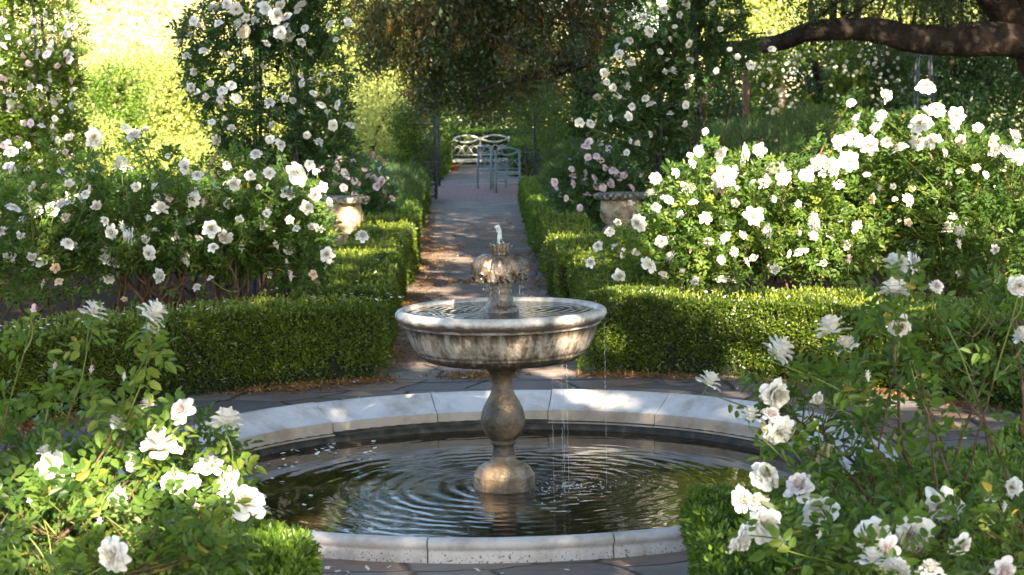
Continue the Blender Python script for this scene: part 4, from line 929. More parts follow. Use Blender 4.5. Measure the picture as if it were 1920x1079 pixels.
SB = 'sunlit shrubs and trees beyond the left beds'
shrub('sunlit_tree', 'bright yellow-green bushy tree behind the small gnarled trunk', 'tree', SB, (-11.0, 46, 0), [plobe(240, 170, 46, 100, 60, 2), plobe(180, 230, 46, 80, 80, 1.5)], 14000, .11, M['sunny'], 201, tb=.6, cs=.28, sr=.08)
shrub('sunlit_tree', 'bright yellow-green leafy tree left of the white climbing rose', 'tree', SB, (-8.4, 44, 0), [plobe(330, 180, 44, 90, 70, 2), plobe(330, 260, 44, 100, 60, 1.5), plobe(400, 240, 43, 70, 80, 1.5)], 17000, .11, M['sunny'], 202, tb=.55, cs=.28, sr=.08)
shrub('sunlit_shrub', 'glowing yellow shrub with pale flowers left of the hanging oak', 'shrub', SB, (-3.6, 49, 0), [plobe(715, 190, 49, 55, 70, 1.2), plobe(740, 250, 49, 50, 50, 1), plobe(670, 220, 50, 50, 60, 1)], 9000, .10, M['sunny'], 203, tb=.8, cs=.22, sr=.05)
shrub('sunlit_shrub', 'yellow-green shrub seen through the left climbing rose', 'shrub', SB, (-6.2, 36, 0), [plobe(520, 180, 38, 110, 110, 1.2), plobe(600, 240, 38, 90, 70, 1), plobe(470, 260, 38, 80, 60, 1)], 11000, .10, M['sunny'], 204, tb=.5, cs=.22, sr=.05)
shrub('sunlit_shrub', 'low sunlit shrub behind the far-left white roses', 'shrub', SB, (-6.8, 31, 0), [plobe(150, 290, 31, 110, 60, 1), plobe(260, 300, 31, 110, 45, 1), plobe(60, 320, 31, 90, 60, 1)], 10000, .08, M['sunny'], 205, tb=.5, cs=.2, sr=.04)
g = np.random.default_rng(4); mbp = MB()
# gnarled little trunk in the sun
gt = thing('gnarled_trunk', 'short gnarled sunlit vine trunk with a curved crossing branch', 'vine', tuple(at(218, 240, 34)*[1, 1, 0]))
mb = MB(); p0 = at(215, 240, 34)*[1, 1, 0]
add_tube(mb, [p0, at(213, 230, 34), at(222, 190, 34), at(228, 165, 34), at(236, 145, 34)], [.10, .08, .055, .04, .02], 9)
add_tube(mb, [p0+[.2, 0, 0], at(232, 215, 34), at(233, 175, 34), at(226, 160, 34)], [.06, .045, .035, .025], 8)
part('trunk', mb, M['cane'], gt, True)
mb = MB(); add_tube(mb, [at(205, 150, 33.9), at(222, 165, 33.9), at(238, 163, 33.9), at(258, 150, 33.9)], [.05, .05, .045, .02], 8); part('branch', mb, M['cane'], gt, True)
mb = MB(); crown(mb, [plobe(205, 145, 33.7, 45, 22, .3), plobe(190, 200, 33.8, 20, 45, .3), plobe(250, 195, 33.8, 16, 40, .3), plobe(222, 225, 33.6, 30, 18, .3)], 3600, .075, g, cs=.12); part('foliage', mb, M['privet'], gt)

# hillside brush
mb = MB(); g = np.random.default_rng(12)
for k in range(520):
    x = g.uniform(-55, 10); y = g.uniform(84, 175)
    z = -.3+max(0, (y-76)/105)**.8*26*np.clip(.55-(x+12)/90, .15, 1)
    crown(mb, [((x, y, z+.5), (g.uniform(.6, 2.), 1.4, g.uniform(.4, 1.1)))], 110, .45, g, cs=.5, clump=20)
single('hillside_brush', mb, M['dry'], 'pale sun-bleached brush covering the far hillside', 'brush', kind='stuff')

# feathery mounds
def mound(label, base, lobes, n, L, mat, seed):
    g = np.random.default_rng(seed); root = thing('feathery_mound', label, 'plant', tuple(base), 'feathery green perennials beside the path')
    P, d = lobe_points([(np.asarray(c, float), np.asarray(r, float)) for c, r in lobes], n, g, .85, .1, seed, 3.)
    P = P[P[:, 2] > 0]; m_ = len(P)
    mb = MB(); leaves(mb, P, norm(rdir(m_, g)*.6+[0, 0, 1.]), rdir(m_, g), L*g.uniform(.5, 1.4, m_), L*.10, np.clip(.45+.25*wob(P, 1.5, seed)+g.normal(size=m_)*.15, 0, 1), False)
    part('foliage', mb, mat, root)
mound('wide feathery dark green mound behind the right roses', (4.2, 27, 0), [plobe(1400, 285, 26, 120, 60, 1.5), plobe(1510, 270, 27, 90, 60, 1.5), plobe(1330, 300, 25, 80, 55, 1), plobe(1600, 290, 27, 90, 50, 1)], 26000, .10, M['feather'], 301)
mound('feathery grey-green clump beside the pink roses right of the path', (1.2, 31, 0), [plobe(1075, 310, 30, 55, 45, .8), plobe(1050, 335, 29, 40, 30, .6)], 9000, .10, M['feather'], 302)
mound('feathery green clump between the pink roses and left trellis', (-2.2, 30, 0), [plobe(745, 365, 28, 50, 45, .8), plobe(720, 340, 30, 50, 30, .6), plobe(775, 345, 32, 25, 35, .5)], 10000, .09, M['feather'], 303)

# big background trees
BT = 'dark evergreen trees closing off the garden'
def bt(label, x, y, Y, rx, ry, n, L, mat, seed, tb=.4, extra=(), cs=.4, name='evergreen_tree', cat='tree', grp=BT, gap=.3, **kw):
    b = at(x, y, Y); lob = [plobe(x, y, Y, rx, ry, 1.8)]+[plobe(*e) for e in extra]
    if 400 < seed < 407: lob += [plobe(x, -130, Y, rx*1.1, 150, 1.8), plobe(x+60, -330, Y+2, rx, 130, 1.6)]; n = int(n*1.6)
    return shrub(name, label, cat, grp, (b[0], Y, 0), lob, n, L, mat, seed, tb=tb, cs=cs, sr=.14, stems=7, gap=gap, **kw)
bt('dark tree directly behind the bench, glimpsed under the oak', 880, 190, 62, 130, 90, 12000, .16, M['dark'], 401, extra=[(960, 230, 62, 100, 50, 1.5)])
bt('dark tree behind the right trellis, beside the climbing rose', 1080, 200, 54, 110, 90, 14000, .14, M['dark'], 402, extra=[(1100, 250, 52, 120, 50, 1.5), (1050, 150, 54, 80, 60, 1.)])
bt('dark leafy tree between the right obelisk and the pergola', 1300, 190, 50, 110, 80, 20000, .13, M['dark'], 403, tb=.5, extra=[(1360, 230, 48, 120, 40, 1.5)])
bt('dark tree filling the gap between pergola pillars', 1560, 160, 52, 130, 90, 24000, .14, M['dark'], 404, extra=[(1580, 220, 50, 120, 50, 1.5)])
bt('dense very dark evergreen at the right edge of the garden', 1850, 200, 42, 130, 110, 40000, .11, M['dark'], 405, tb=.2, extra=[(1780, 240, 40, 90, 60, 1.), (1900, 130, 44, 100, 60, 1)])
bt('olive green tree behind the dark obelisk at the right', 1720, 160, 54, 90, 90, 20000, .14, M['dark'], 406, tb=.6)
ST = 'sunlit trees rising above the oak limb'
bt('bright yellow-green treetop above the thick oak limb', 1560, 10, 78, 200, 90, 15000, .24, M['sunny'], 407, .75, name='sunlit_tree', grp=ST, cs=.6, extra=[(1640, -60, 78, 220, 90, 2)])
bt('pale sunlit treetop between the right rose and the oak limb', 1400, 30, 74, 110, 80, 11000, .22, M['sunny'], 408, .85, name='sunlit_tree', grp=ST, cs=.6, extra=[(1380, -60, 76, 120, 80, 2)])
bt('pale green treetop beside the forked oak trunk', 1790, 40, 80, 130, 70, 11000, .24, M['sunny'], 409, .65, name='sunlit_tree', grp=ST, cs=.6, extra=[(1850, -40, 80, 150, 90, 2)])
bt('sunny yellow tree glimpsed through the oak foliage', 900, 120, 72, 150, 110, 12000, .22, M['sunny'], 410, .75, name='sunlit_tree', grp=ST, cs=.6)
bt('sunlit tree behind the flowering shrub and oak crown', 690, 110, 66, 90, 110, 12000, .2, M['sunny'], 411, .6, name='sunlit_tree', grp=ST, cs=.5)
bt('shaded understory shrub left of the bench hedge', 790, 235, 52, 45, 50, 5000, .12, M['privet'], 412, .4, name='shrub', cat='shrub', cs=.25)

# ---------------------------------------------------------------- the oak
oak = thing('oak_tree', 'huge old oak with a thick low limb reaching left and hanging foliage', 'tree', (8.6, 26.5, 0))
def path_px(l): return [at(x, y, Y) for x, y, Y in l]
g = np.random.default_rng(77)
def bark_tube(pts, rad, n=18, sub=6, amp=.09, seed=0):
    P = np.array(pts); R0 = np.array(rad); k = len(P); t = np.linspace(0, k-1, (k-1)*sub+1)
    # Catmull-Rom
    out = []; rr = []
    for q in t:
        i = min(int(q), k-2); f = q-i
        p0, p1, p2, p3 = P[max(i-1, 0)], P[i], P[i+1], P[min(i+2, k-1)]
        out.append(.5*((2*p1)+(-p0+p2)*f+(2*p0-5*p1+4*p2-p3)*f*f+(-p0+3*p1-3*p2+p3)*f**3)); rr.append(R0[i]*(1-f)+R0[i+1]*f)
    V, F = tube(out, rr, n); C = np.repeat(np.array(out), n, 0)
    V = C+(V-C)*(1+amp*wob(V, 2.2, seed)+amp*.6*wob(V, 7., seed+2)+amp*.35*wob(V, 20., seed+3))[:, None]
    return V, F
mb = MB(); add_mb(mb, bark_tube([(8.9, 26.6, -.2), (8.7, 26.5, 1.0), at(1985, 90, 26.5), at(1960, 40, 26.5), at(1935, -20, 26.4), at(1930, -120, 26.3), (7.1, 26, 6.2)], [.75, .6, .55, .52, .42, .38, .25], 24, seed=1))
add_mb(mb, bark_tube([at(1965, 55, 26.5), at(1900, 15, 26.4), at(1850, -30, 26.3), at(1800, -110, 26.2), at(1700, -260, 26.2)], [.42, .33, .26, .22, .12], 18, seed=2))
part('trunk', mb, M['bark'], oak, True)
limb = [(1985, 80, 26.5), (1900, 72, 26.3), (1820, 73, 26.2), (1745, 76, 26.1), (1700, 72, 26.0), (1640, 58, 26.0), (1560, 55, 26.0), (1510, 62, 26.2), (1470, 78, 26.5), (1420, 86, 27), (1350, 92, 27.5), (1260, 84, 28.2), (1170, 84, 29), (1110, 112, 29.6), (1040, 136, 30.2), (960, 152, 31), (900, 170, 31.6)]
lr = [.30, .23, .215, .20, .19, .165, .145, .13, .115, .11, .10, .10, .10, .09, .075, .05, .03]
mb = MB(); add_mb(mb, bark_tube(path_px(limb), lr, 18, seed=3, amp=.13))
kn = at(1722, 77, 25.85); lathe(mb, [(.07, -.06), (.075, 0), (.045, .02), (.0002, .0)], (0, 0, 0), 12); v = mb.v[-1]; mb.v[-1] = np.stack([v[:, 0], -v[:, 2], v[:, 1]], -1)+kn
for tw in ([(1500, 62, 26.2), (1530, 35, 26), (1560, 12, 25.9), (1590, -10, 25.9)], [(1640, 50, 26), (1652, 25, 26), (1665, -10, 26)], [(1560, 45, 26), (1600, 25, 25.9), (1640, 0, 25.9)], [(1110, 112, 29.6), (1050, 100, 30), (980, 95, 30.3), (910, 60, 30.5)],
           [(1170, 84, 29), (1100, 60, 29.3), (1040, 20, 29.8), (960, -40, 30)], [(1040, 136, 30.2), (1000, 110, 30.4), (950, 60, 30.6)]):
    add_tube(mb, path_px(tw), np.linspace(.04, .012, len(tw)), 8)
part('limb', mb, M['bark'], oak, True)
ol = [(690, 20, 32, 60, 60), (760, 60, 32.5, 80, 60), (850, 60, 32, 80, 70), (790, 130, 33, 45, 55), (860, 150, 33, 60, 60), (800, 185, 33.5, 35, 35), (930, 120, 32.5, 60, 60), (960, 50, 32, 80, 60), (1050, 40, 31, 80, 55), (1110, 20, 30.5, 60, 45),
      (920, 190, 33.5, 60, 30), (1010, 150, 32, 60, 30), (700, 90, 33, 40, 40), (850, 215, 34, 30, 20), (900, 30, 34, 120, 60), (1080, 90, 32, 50, 30), (1140, 60, 31, 30, 40), (680, 120, 33, 30, 22), (1050, 110, 30, 45, 30), (980, 110, 30.5, 45, 30), (1120, 90, 29.2, 30, 25)]
lobs = [plobe(*o) for o in ol]
up_ = [(at(850, -120, 33), (2.2, 2.2, 1.4)), (at(1050, -160, 31), (2.2, 2.2, 1.3)), ((1.5, 31, 7.6), (2.4, 2, 1.5)), ((4.0, 29, 6.6), (2.2, 2, 1.3)), ((6.0, 28, 7.6), (2.4, 2, 1.3)), ((.5, 31, 10.), (2.6, 2.2, 1.6)), ((3.8, 29, 9.3), (2.5, 2.2, 1.6)), ((6.5, 28, 10.5), (2.6, 2.2, 1.6)), ((2., 26, 11.5), (2.6, 2.2, 1.4))]
mb = MB(); crown(mb, lobs, 42000, .085, g, cs=.14, gap=.45, tb=.45, asp=.40, seed=31, up=.5)
crown(mb, up_, 76000, .15, g, cs=.35, gap=.3, tb=.42, asp=.45, seed=32, up=.5)
crown(mb, [plobe(1510, 32, 26, 35, 16, .4), plobe(1540, 15, 26, 30, 14, .4), plobe(1650, 20, 26, 25, 12, .3), plobe(1770, 28, 26, 35, 18, .4), plobe(1750, 5, 26, 30, 15, .4), plobe(1600, -5, 26, 40, 12, .4), plobe(1620, 78, 26.2, 40, 12, .3)], 3800, .055, g, cs=.09, gap=.1, tb=.3, asp=.4, seed=33)
part('crown', mb, M['oak'], oak)
# catkins hang in tassels
mb = MB()
cl_ = [l for l, o in zip(lobs, ol)]
C, d = lobe_points([(np.asarray(c), np.asarray(r)) for c, r in cl_], 1500, g, .8, .2, 44, 1.1)
C = C[(C[:, 1] < C[:, 1].mean()+1.2)]
w = wob(C, 1.3, 8) > -.35; C = C[w]
k = np.repeat(np.arange(len(C)), 16); P = C[k]+g.normal(size=(len(k), 3))*[.07, .07, .07]
leaves(mb, P, norm(rdir(len(k), g)*.35+[0, 0, -1.]), rdir(len(k), g)+[0, -1, 0], .09*g.uniform(.5, 1.3, len(k)), .012, np.clip(.5+g.normal(size=len(k))*.25, 0, 1), False)
part('catkins', mb, M['catkin'], oak)

# ---------------------------------------------------------------- pergola pillars and their roses
PG = 'brick pergola pillars in the shade under the oak limb'
for i, (x, Y, lab) in enumerate([(1320, 47, 'brick pergola pillar beside the right climbing rose'), (1399, 46, 'brick pergola pillar half hidden by dark shrubs'), (1465, 45, 'brick pergola pillar wreathed in small white roses'), (1663, 45, 'brick pergola pillar with a flared top, behind white roses')]):
    b = at(x, 240, Y); root = thing('brick_pillar', lab, 'pillar', (b[0], Y, 0), PG)
    zt = at(x, 100 if i == 3 else 140, Y)[2]; mb = MB(); w = .16
    for j in range(int(zt/.075)): 
        s = w*(1+.03*math.sin(j*2.3)); box(mb, (b[0]+.004*math.sin(j*5), Y, .04+j*.075), (s, s, .068), tint=g.random())
    box(mb, (b[0], Y, zt/2), (w*.9, w*.9, zt))
    part('shaft', mb, M['brickp'], root); mb = MB(); box(mb, (b[0], Y, zt+.04), (w*1.5, w*1.5, .08)); part('capital', mb, M['brickp'], root)
gq = np.random.default_rng(96)
def pts_px(x0, x1, y0, y1, n, d0=6, d1=9): return [(gq.uniform(x0, x1), gq.uniform(y0, y1), gq.uniform(d0, d1), 'small') for _ in range(n)]
PR = 'small-flowered white climbing roses on the pergola'
rose_bush('climbing_rose', 'small white climbing rose on the slim pergola pillar', 'climbing rose', PR, tuple(at(1450, 240, 45)*[1, 1, 0]), [plobe(1440, 130, 44.8, 30, 40, .3), plobe(1435, 190, 44.8, 22, 50, .3), plobe(1500, 200, 44.9, 25, 30, .3), plobe(1470, 100, 44.9, 60, 20, .3), plobe(1440, 230, 44.8, 35, 15, .3)], 2400, .06,
          bloom_from_px(pts_px(1420, 1500, 90, 240, 46), 44.3, .05, gq, ['small']), M['privet'], 141, 4, fold=False, n_leaf=3, gap=.1)
rose_bush('climbing_rose', 'small white climbing rose draping the middle of the pergola', 'climbing rose', PR, tuple(at(1590, 240, 45)*[1, 1, 0]), [plobe(1590, 120, 44.8, 45, 50, .3), plobe(1600, 180, 44.8, 50, 40, .3), plobe(1570, 215, 44.9, 40, 25, .3)], 2600, .06,
          bloom_from_px(pts_px(1550, 1645, 75, 235, 44), 44.3, .05, gq, ['small']), M['privet'], 142, 4, fold=False, n_leaf=3, gap=.1)
rose_bush('climbing_rose', 'small white climbing rose over the flared pergola pillar', 'climbing rose', PR, tuple(at(1660, 240, 45)*[1, 1, 0]), [plobe(1670, 110, 44.7, 35, 35, .3), plobe(1690, 160, 44.7, 30, 60, .3), plobe(1650, 170, 44.7, 14, 50, .2), plobe(1700, 215, 44.7, 30, 30, .2)], 2200, .06,
          bloom_from_px(pts_px(1640, 1715, 75, 225, 48), 44.2, .05, gq, ['small']), M['climber'], 143, 4, fold=False, n_leaf=3, gap=.1)

# ---------------------------------------------------------------- trellis pillars with vines
TG = 'iron trellis pillars flanking the brick path'
def trellis(lab, x, Y, w=.42, h=3.0):
    b = at(x, 300, Y); c = np.array([b[0], Y, 0]); root = thing('trellis_pillar', lab, 'trellis', tuple(c), TG)
    cs = [c+[sx*w/2, sy*w/2, 0] for sx, sy in ((-1, -1), (1, -1), (1, 1), (-1, 1))]
    for q in cs:
        mb = MB(); add_tube(mb, [q, q+[0, 0, h]], .022, 8); part('post', mb, M['iron'], root, True)
    for z in (.06, .74, 1.5, 2.3, h):
        mb = MB()
        for i in range(4): add_tube(mb, [cs[i]+[0, 0, z], cs[(i+1) % 4]+[0, 0, z]], .02 if z != .74 else .03, 6)
        part('crossbar', mb, M['iron'], root, True)
    for z0, z1 in ((.08, .72), (.76, 1.48), (1.52, 2.28)):
        mb = MB()
        for i in range(4):
            a, b_ = cs[i], cs[(i+1) % 4]
            add_tube(mb, bez(a+[0, 0, z0], (a+b_)/2+[0, 0, (z0+z1)/2+.1], b_+[0, 0, z1], 6), .009, 5); add_tube(mb, bez(b_+[0, 0, z0], (a+b_)/2+[0, 0, (z0+z1)/2-.1], a+[0, 0, z1], 6), .009, 5)
        part('lattice', mb, M['iron'], root, True)
    return c
trellis('iron trellis pillar at the left front of the brick path', 797, 38)
trellis('iron trellis pillar at the left back of the brick path', 806, 43.5)
trellis('iron trellis pillar right of the path behind the chairs', 1003, 43.5)
trellis('iron trellis pillar right of the path behind the hedge end', 1022, 39)
VG = 'green vines climbing the trellis pillars'
shrub('trellis_vine', 'green vine filling the trellis left of the brick path', 'vine', VG, tuple(at(775, 300, 38)*[1, 1, 0]), [plobe(762, 240, 37.6, 26, 45, .3), plobe(770, 345, 37.5, 26, 35, .25), plobe(765, 250, 37.9, 22, 35, .25), plobe(770, 300, 37.9, 22, 40, .25), plobe(785, 340, 37.8, 16, 30, .2), plobe(757, 320, 38.2, 25, 25, .3), plobe(800, 280, 38.1, 12, 14, .2), plobe(790, 215, 38, 18, 20, .2)], 8000, .06, M['privet'], 501, stems=5, sr=.012, cs=.09, gap=.15, tb=.3)
shrub('trellis_vine', 'green vine wrapped over the trellis right of the path', 'vine', VG, tuple(at(1015, 300, 41)*[1, 1, 0]), [plobe(1000, 190, 38.4, 42, 32, .3), plobe(1035, 250, 38.4, 26, 55, .3), plobe(980, 225, 38.6, 14, 40, .2), plobe(985, 200, 42, 25, 35, .3), plobe(1010, 180, 42, 30, 25, .3), plobe(1030, 240, 41, 22, 45, .3), plobe(1010, 270, 42.8, 14, 25, .2), plobe(985, 245, 42, 12, 35, .2), plobe(1045, 200, 41, 30, 35, .3)], 10000, .06, M['privet'], 502, stems=5, sr=.012, cs=.09, gap=.15, tb=.3)

# ---------------------------------------------------------------- urns
UG = 'weathered stone urns on either side of the path'
def urn(lab, x, ycap, Y, wpx, seed):
    k = pxm(Y); c = at(x, ycap, Y); R0 = wpx/2/k; zt = c[2]; g = np.random.default_rng(seed)
    root = thing('stone_urn', lab, 'urn', (c[0], Y, 0), UG)
    def carve(r, z, a): return r*(1+.035*np.sin(5*a+z*30)*(z > .45)*(z < .8)+.03*np.sin(11*a+z*17)*(z > .42)+.02*np.cos(16*a)*(z < .42)), z
    mb = MB(); lathe(mb, [(.0, .0), (.30, .0), (.30, .10), (.24, .12), (.20, .16), (.15, .20), (.14, .24), (.17, .29), (.21, .35), (.225, .41), (.205, .455), (.165, .49), (.16, .505), (.175, .52), (.205, .55), (.228, .61), (.235, .68), (.23, .74), (.215, zt-.085), (.225, zt-.07)], (c[0], Y, 0), 96, mod=carve)
    part('body', mb, M['urn'], root, True)
    mb = MB(); lathe(mb, [(.0, zt-.075), (R0*.86, zt-.075), (R0*.97, zt-.062), (R0, zt-.03), (R0*.985, zt-.008), (R0*.93, zt), (.0, zt+.004)], (c[0], Y, 0), 64, mod=lambda r, z, a: (r*(1+.012*np.sin(7*a)+.008*np.sin(17*a)), z))
    part('cap_slab', mb, M['urncap'], root, True)
    for q in range(7):           # relief scrolls round the drum
        mb = MB()
        a = q*2*np.pi/7; cc = np.array([c[0]+.232*math.cos(a), Y+.232*math.sin(a), .66]); t = np.linspace(0, 5.5, 22)
        rr = .010+.055*t/5.5; tang = np.array([-math.sin(a), math.cos(a), 0])
        add_tube(mb, cc+tang*(rr*np.cos(t))[:, None]+np.array([0, 0, 1.])*(rr*np.sin(t))[:, None], .013, 6)
        part('scroll', mb, M['urn'], root, True)
urn('stone urn with dark lichen cap among roses left of the path', 641, 369, 22, 104, 1)
urn('stone urn with speckled cap among roses right of the path', 1163, 362, 22, 100, 2)

# ---------------------------------------------------------------- bench and chairs
def arcpts(a, b, h, n=12):
    """arc between two points bulging up by h"""
    t = np.linspace(0, 1, n)[:, None]; a, b = np.asarray(a, float), np.asarray(b, float)
    return a+(b-a)*t+np.array([0, 0, 1.])*(h*np.sin(np.pi*t))
def local(root_loc, rz):
    c, s = math.cos(rz), math.sin(rz)
    def f(pts):
        P = np.asarray(pts, float).reshape(-1, 3); return np.stack([P[:, 0]*c-P[:, 1]*s, P[:, 0]*s+P[:, 1]*c, P[:, 2]], -1)+root_loc
    return f
bc = (at(848, 309, 55.4)+at(955, 305, 55.4))/2*[1, 1, 0]; bw = 107/pxm(55.4)
bench = thing('garden_bench', 'cream metal garden bench with interlaced arches in its back', 'bench', tuple(bc)); T = local(bc, 0)
for x in (-bw/2, 0, bw/2):
    mb = MB(); add_tube(mb, T([(x, 0, 0), (x, 0, .88)]), .024 if x else .018, 8); part('back_post', mb, M['cream'], bench, True)
for x in (-bw/2, bw/2):
    mb = MB(); add_tube(mb, T([(x, -.5, 0), (x, -.5, .62), (x, 0, .66)]), .022, 8); part('front_leg', mb, M['cream'], bench, True)
mb = MB()
for s in (-1, 1):
    a, b = (0, 0, .83), (s*bw/2, 0, .83)
    add_tube(mb, T(arcpts(a, b, .10)), .024, 8); add_tube(mb, T(arcpts(a, b, -.10)), .024, 8)
part('top_rail', mb, M['cream'], bench, True)
mb = MB(); q = bw/2
for s in (-1, 1):
    for c0, c1 in ((0, .52), (.25, .8), (.52, 1.0), (.0, .25)):
        if c1-c0 > .3: add_tube(mb, T(arcpts((s*q*c0, 0, .37), (s*q*c1, 0, .37), .27)), .014, 6)
    add_tube(mb, T([(s*q*.45, 0, .37), (s*q*.25, 0, .60), (0, 0, .64)]), .014, 6); add_tube(mb, T([(s*q*.55, 0, .37), (s*q*.75, 0, .58), (s*q, 0, .64)]), .014, 6)
add_tube(mb, T([(-q, 0, .36), (q, 0, .36)]), .016, 6)
part('arch_lattice', mb, M['cream'], bench, True)
mb = MB()
for j in range(7): box(mb, bc+[0, -.04-.075*j, .235], (bw, .05, .03))
box(mb, bc+[0, -.54, .20], (bw, .03, .06)); part('seat', mb, M['cream'], bench)
mb = MB()
for s in (-1, 1): add_tube(mb, T(arcpts((s*q, -.5, 0.02), (s*q*.1, -.5, .18), .06)), .012, 6)
part('brace', mb, M['cream'], bench, True)
def chair(lab, loc, rz, w=.47, oval=False):
    root = thing('garden_chair', lab, 'chair', tuple(loc), 'blue-grey metal chairs beside the path'); T = local(np.array(loc), rz)
    for s in (-1, 1):
        mb = MB(); add_tube(mb, T([(s*w/2, 0, 0), (s*w/2, 0, .42), (s*w/2, .03, .90)]), .024, 8); part('back_leg', mb, M['bluepaint'], root, True)
        mb = MB(); add_tube(mb, T([(s*w/2, .44, 0), (s*w/2*.98, .44, .42)]), .016, 8); part('front_leg', mb, M['bluepaint'], root, True)
        mb = MB(); add_tube(mb, T([(s*w/2, .02, .66), (s*w/2*1.05, .25, .67), (s*w/2, .44, .62), (s*w/2, .44, .42)]), .014, 6); part('arm', mb, M['bluepaint'], root, True)
    mb = MB()
    add_tube(mb, T(arcpts((-w/2, .03, .87), (w/2, .03, .87), .07)), .024, 8); add_tube(mb, T(arcpts((-w/2, .03, .87), (w/2, .03, .87), -.08)), .024, 8); part('top_rail', mb, M['bluepaint'], root, True)
    mb = MB()
    add_tube(mb, T(arcpts((-w/2, .01, .50), (w*.1, .02, .50), .20)), .012, 6); add_tube(mb, T(arcpts((-w*.1, .01, .50), (w/2, .02, .50), .20)), .012, 6)
    add_tube(mb, T([(0, .01, .5), (-w*.25, .02, .66), (-w/2, .02, .72)]), .012, 6); add_tube(mb, T([(0, .01, .5), (w*.25, .02, .66), (w/2, .02, .72)]), .012, 6)
    add_tube(mb, T([(-w/2, 0, .50), (w/2, 0, .50)]), .014, 6); part('back_lattice', mb, M['bluepaint'], root, True)
    mb = MB()
    for j in range(7):
        c = T([(0, .03+.065*j, .42)])[0]; box(mb, c, (w, .05, .022), rz)
    c = T([(0, 0, .40)])[0]; box(mb, c, (w, .025, .05), rz); c = T([(0, .44, .40)])[0]; box(mb, c, (w, .025, .05), rz)
    part('seat', mb, M['bluepaint'], root)
    mb = MB(); add_tube(mb, T([(-w/2, .44, .14), (w/2, .44, .14)]), .009, 6); part('stretcher', mb, M['bluepaint'], root, True)
p = (G(931, 362)+G(975, 362))/2; chair('blue-grey metal garden chair seen square from behind, nearer the hedge', (p[0], p[1], .01), 0, .50)
p = (G(899, 356)+G(921, 355))/2; chair('blue-grey metal garden chair turned sideways, standing on the brick path', (p[0]-.02, p[1]+.1, .01), R_(-50), .46)
c = at(852, 311, 53.0)*[1, 1, 0]
mb = MB(); lathe(mb, [(.0, .02), (.09, .015), (.12, .10), (.135, .14), (.125, .145), (.10, .06), (.0, .05)], c, 24); single('terracotta_bowl', mb, M['terra'], 'small terracotta bowl on the ground beside the bench leg', 'bowl', tuple(c), smooth=True)

# ---------------------------------------------------------------- litter and petals
def scatter(name, label, cat, pts, L, Wd, mat, g, flat=.5, zj=.0):
    n = len(pts); A = rdir(n, g)*[1, 1, .25]; mb = MB()
    leaves(mb, pts, A, norm(rdir(n, g)*flat+[0, 0, 1.]), L*g.uniform(.6, 1.3, n), Wd*g.uniform(.7, 1.2, n), g.random(n), False)
    return single(name, mb, mat, label, cat, kind='stuff')
g = np.random.default_rng(55); P = []
def along(poly, n, sd, ph=0.):
    a = np.array(poly); s = np.r_[0, np.cumsum(np.linalg.norm(np.diff(a, axis=0), axis=1))]; t = g.random(n*3)*s[-1]
    x = np.interp(t, s, a[:, 0]); y = np.interp(t, s, a[:, 1]); q = np.stack([x, y, 0*x], -1)
    q = q[wob(q, 1.8, ph) > g.uniform(-.6, .9, len(q))][:n]; q[:, :2] += np.abs(g.normal(size=(len(q), 2)))*sd*0+g.normal(size=(len(q), 2))*sd
    return q
P.append(along([(-.95, 13.5), (-1.05, 17), (-1.15, 24), (-1.5, 34)], 5500, .08)); P.append(along([(-.8, 14), (-.95, 19), (-1.0, 26)], 5000, .16, 2.))
P.append(along([(.40, 14), (.38, 20), (.28, 28)], 4500, .11, 3.)); P.append(along([(-.3, 14), (-.3, 19), (-.4, 30)], 1500, .35, 6.))
P.append(along(arc(3.4, 104, 175, 20), 7000, .09, 4.)); P.append(along(arc(3.42, 80, 10, 20), 5000, .07, 5.)); P.append(along(arc(2.25, 60, 150, 20), 1200, .10, 6.))
for cx, cy, r, n in [(-.35, 14.6, .22, 1500), (-.25, 13.45, .16, 1200), (-.55, 17.5, .3, 1200), (-.3, 20.5, .35, 1500), (.0, 16, .3, 500), (-1.6, 13.0, .2, 900)]:
    P.append(np.column_stack([cx+g.normal(size=n)*r, cy+g.normal(size=n)*r*.6, np.zeros(n)]))
P = np.concatenate(P); rr = np.hypot(P[:, 0]-FX, P[:, 1]-FY); P = P[rr > 2.15]; P[:, 2] = .014+g.random(len(P))*.006
scatter('leaf_litter', 'drifts of brown catkin litter along the path edges', 'litter', P, .036, .010, M['litter'], g)
P = []
a = g.uniform(0, 2*np.pi, 260); r = g.choice([2.3, 2.6, 3.2, 3.4], 260)+g.normal(size=260)*.1; P.append(np.stack([FX+r*np.cos(a), FY+r*np.sin(a), np.full(260, .02)], -1))
P.append(np.column_stack([g.uniform(-.9, .4, 60), g.uniform(13, 30, 60), np.full(60, .022)]))
a = g.uniform(R_(100), R_(172), 170); r = g.uniform(3.55, 4.15, 170); P.append(np.stack([FX+r*np.cos(a), FY+r*np.sin(a), np.full(170, .575)], -1))
a = g.uniform(R_(14), R_(80), 110); r = g.uniform(3.55, 4.2, 110); P.append(np.stack([FX+r*np.cos(a), FY+r*np.sin(a), np.full(110, .575)], -1))
a = g.uniform(R_(286), R_(340), 60); r = g.uniform(3.0, 4.2, 60); P.append(np.stack([FX+r*np.cos(a), FY+r*np.sin(a), np.full(60, .43)], -1))
P.append(np.column_stack([g.uniform(-2, -1., 40), g.uniform(14, 17, 40), np.full(40, .57)]))
a = g.uniform(R_(120), R_(235), 120); r = 1.78-np.abs(g.normal(size=120))*.35; P.append(np.stack([FX+r*np.cos(a), FY+r*np.sin(a), np.full(120, -.094)], -1))
P = np.concatenate(P)
scatter('fallen_petals', 'white rose petals scattered on paving, hedges and water', 'petals', P, .038, .026, M['white'], g, .35)

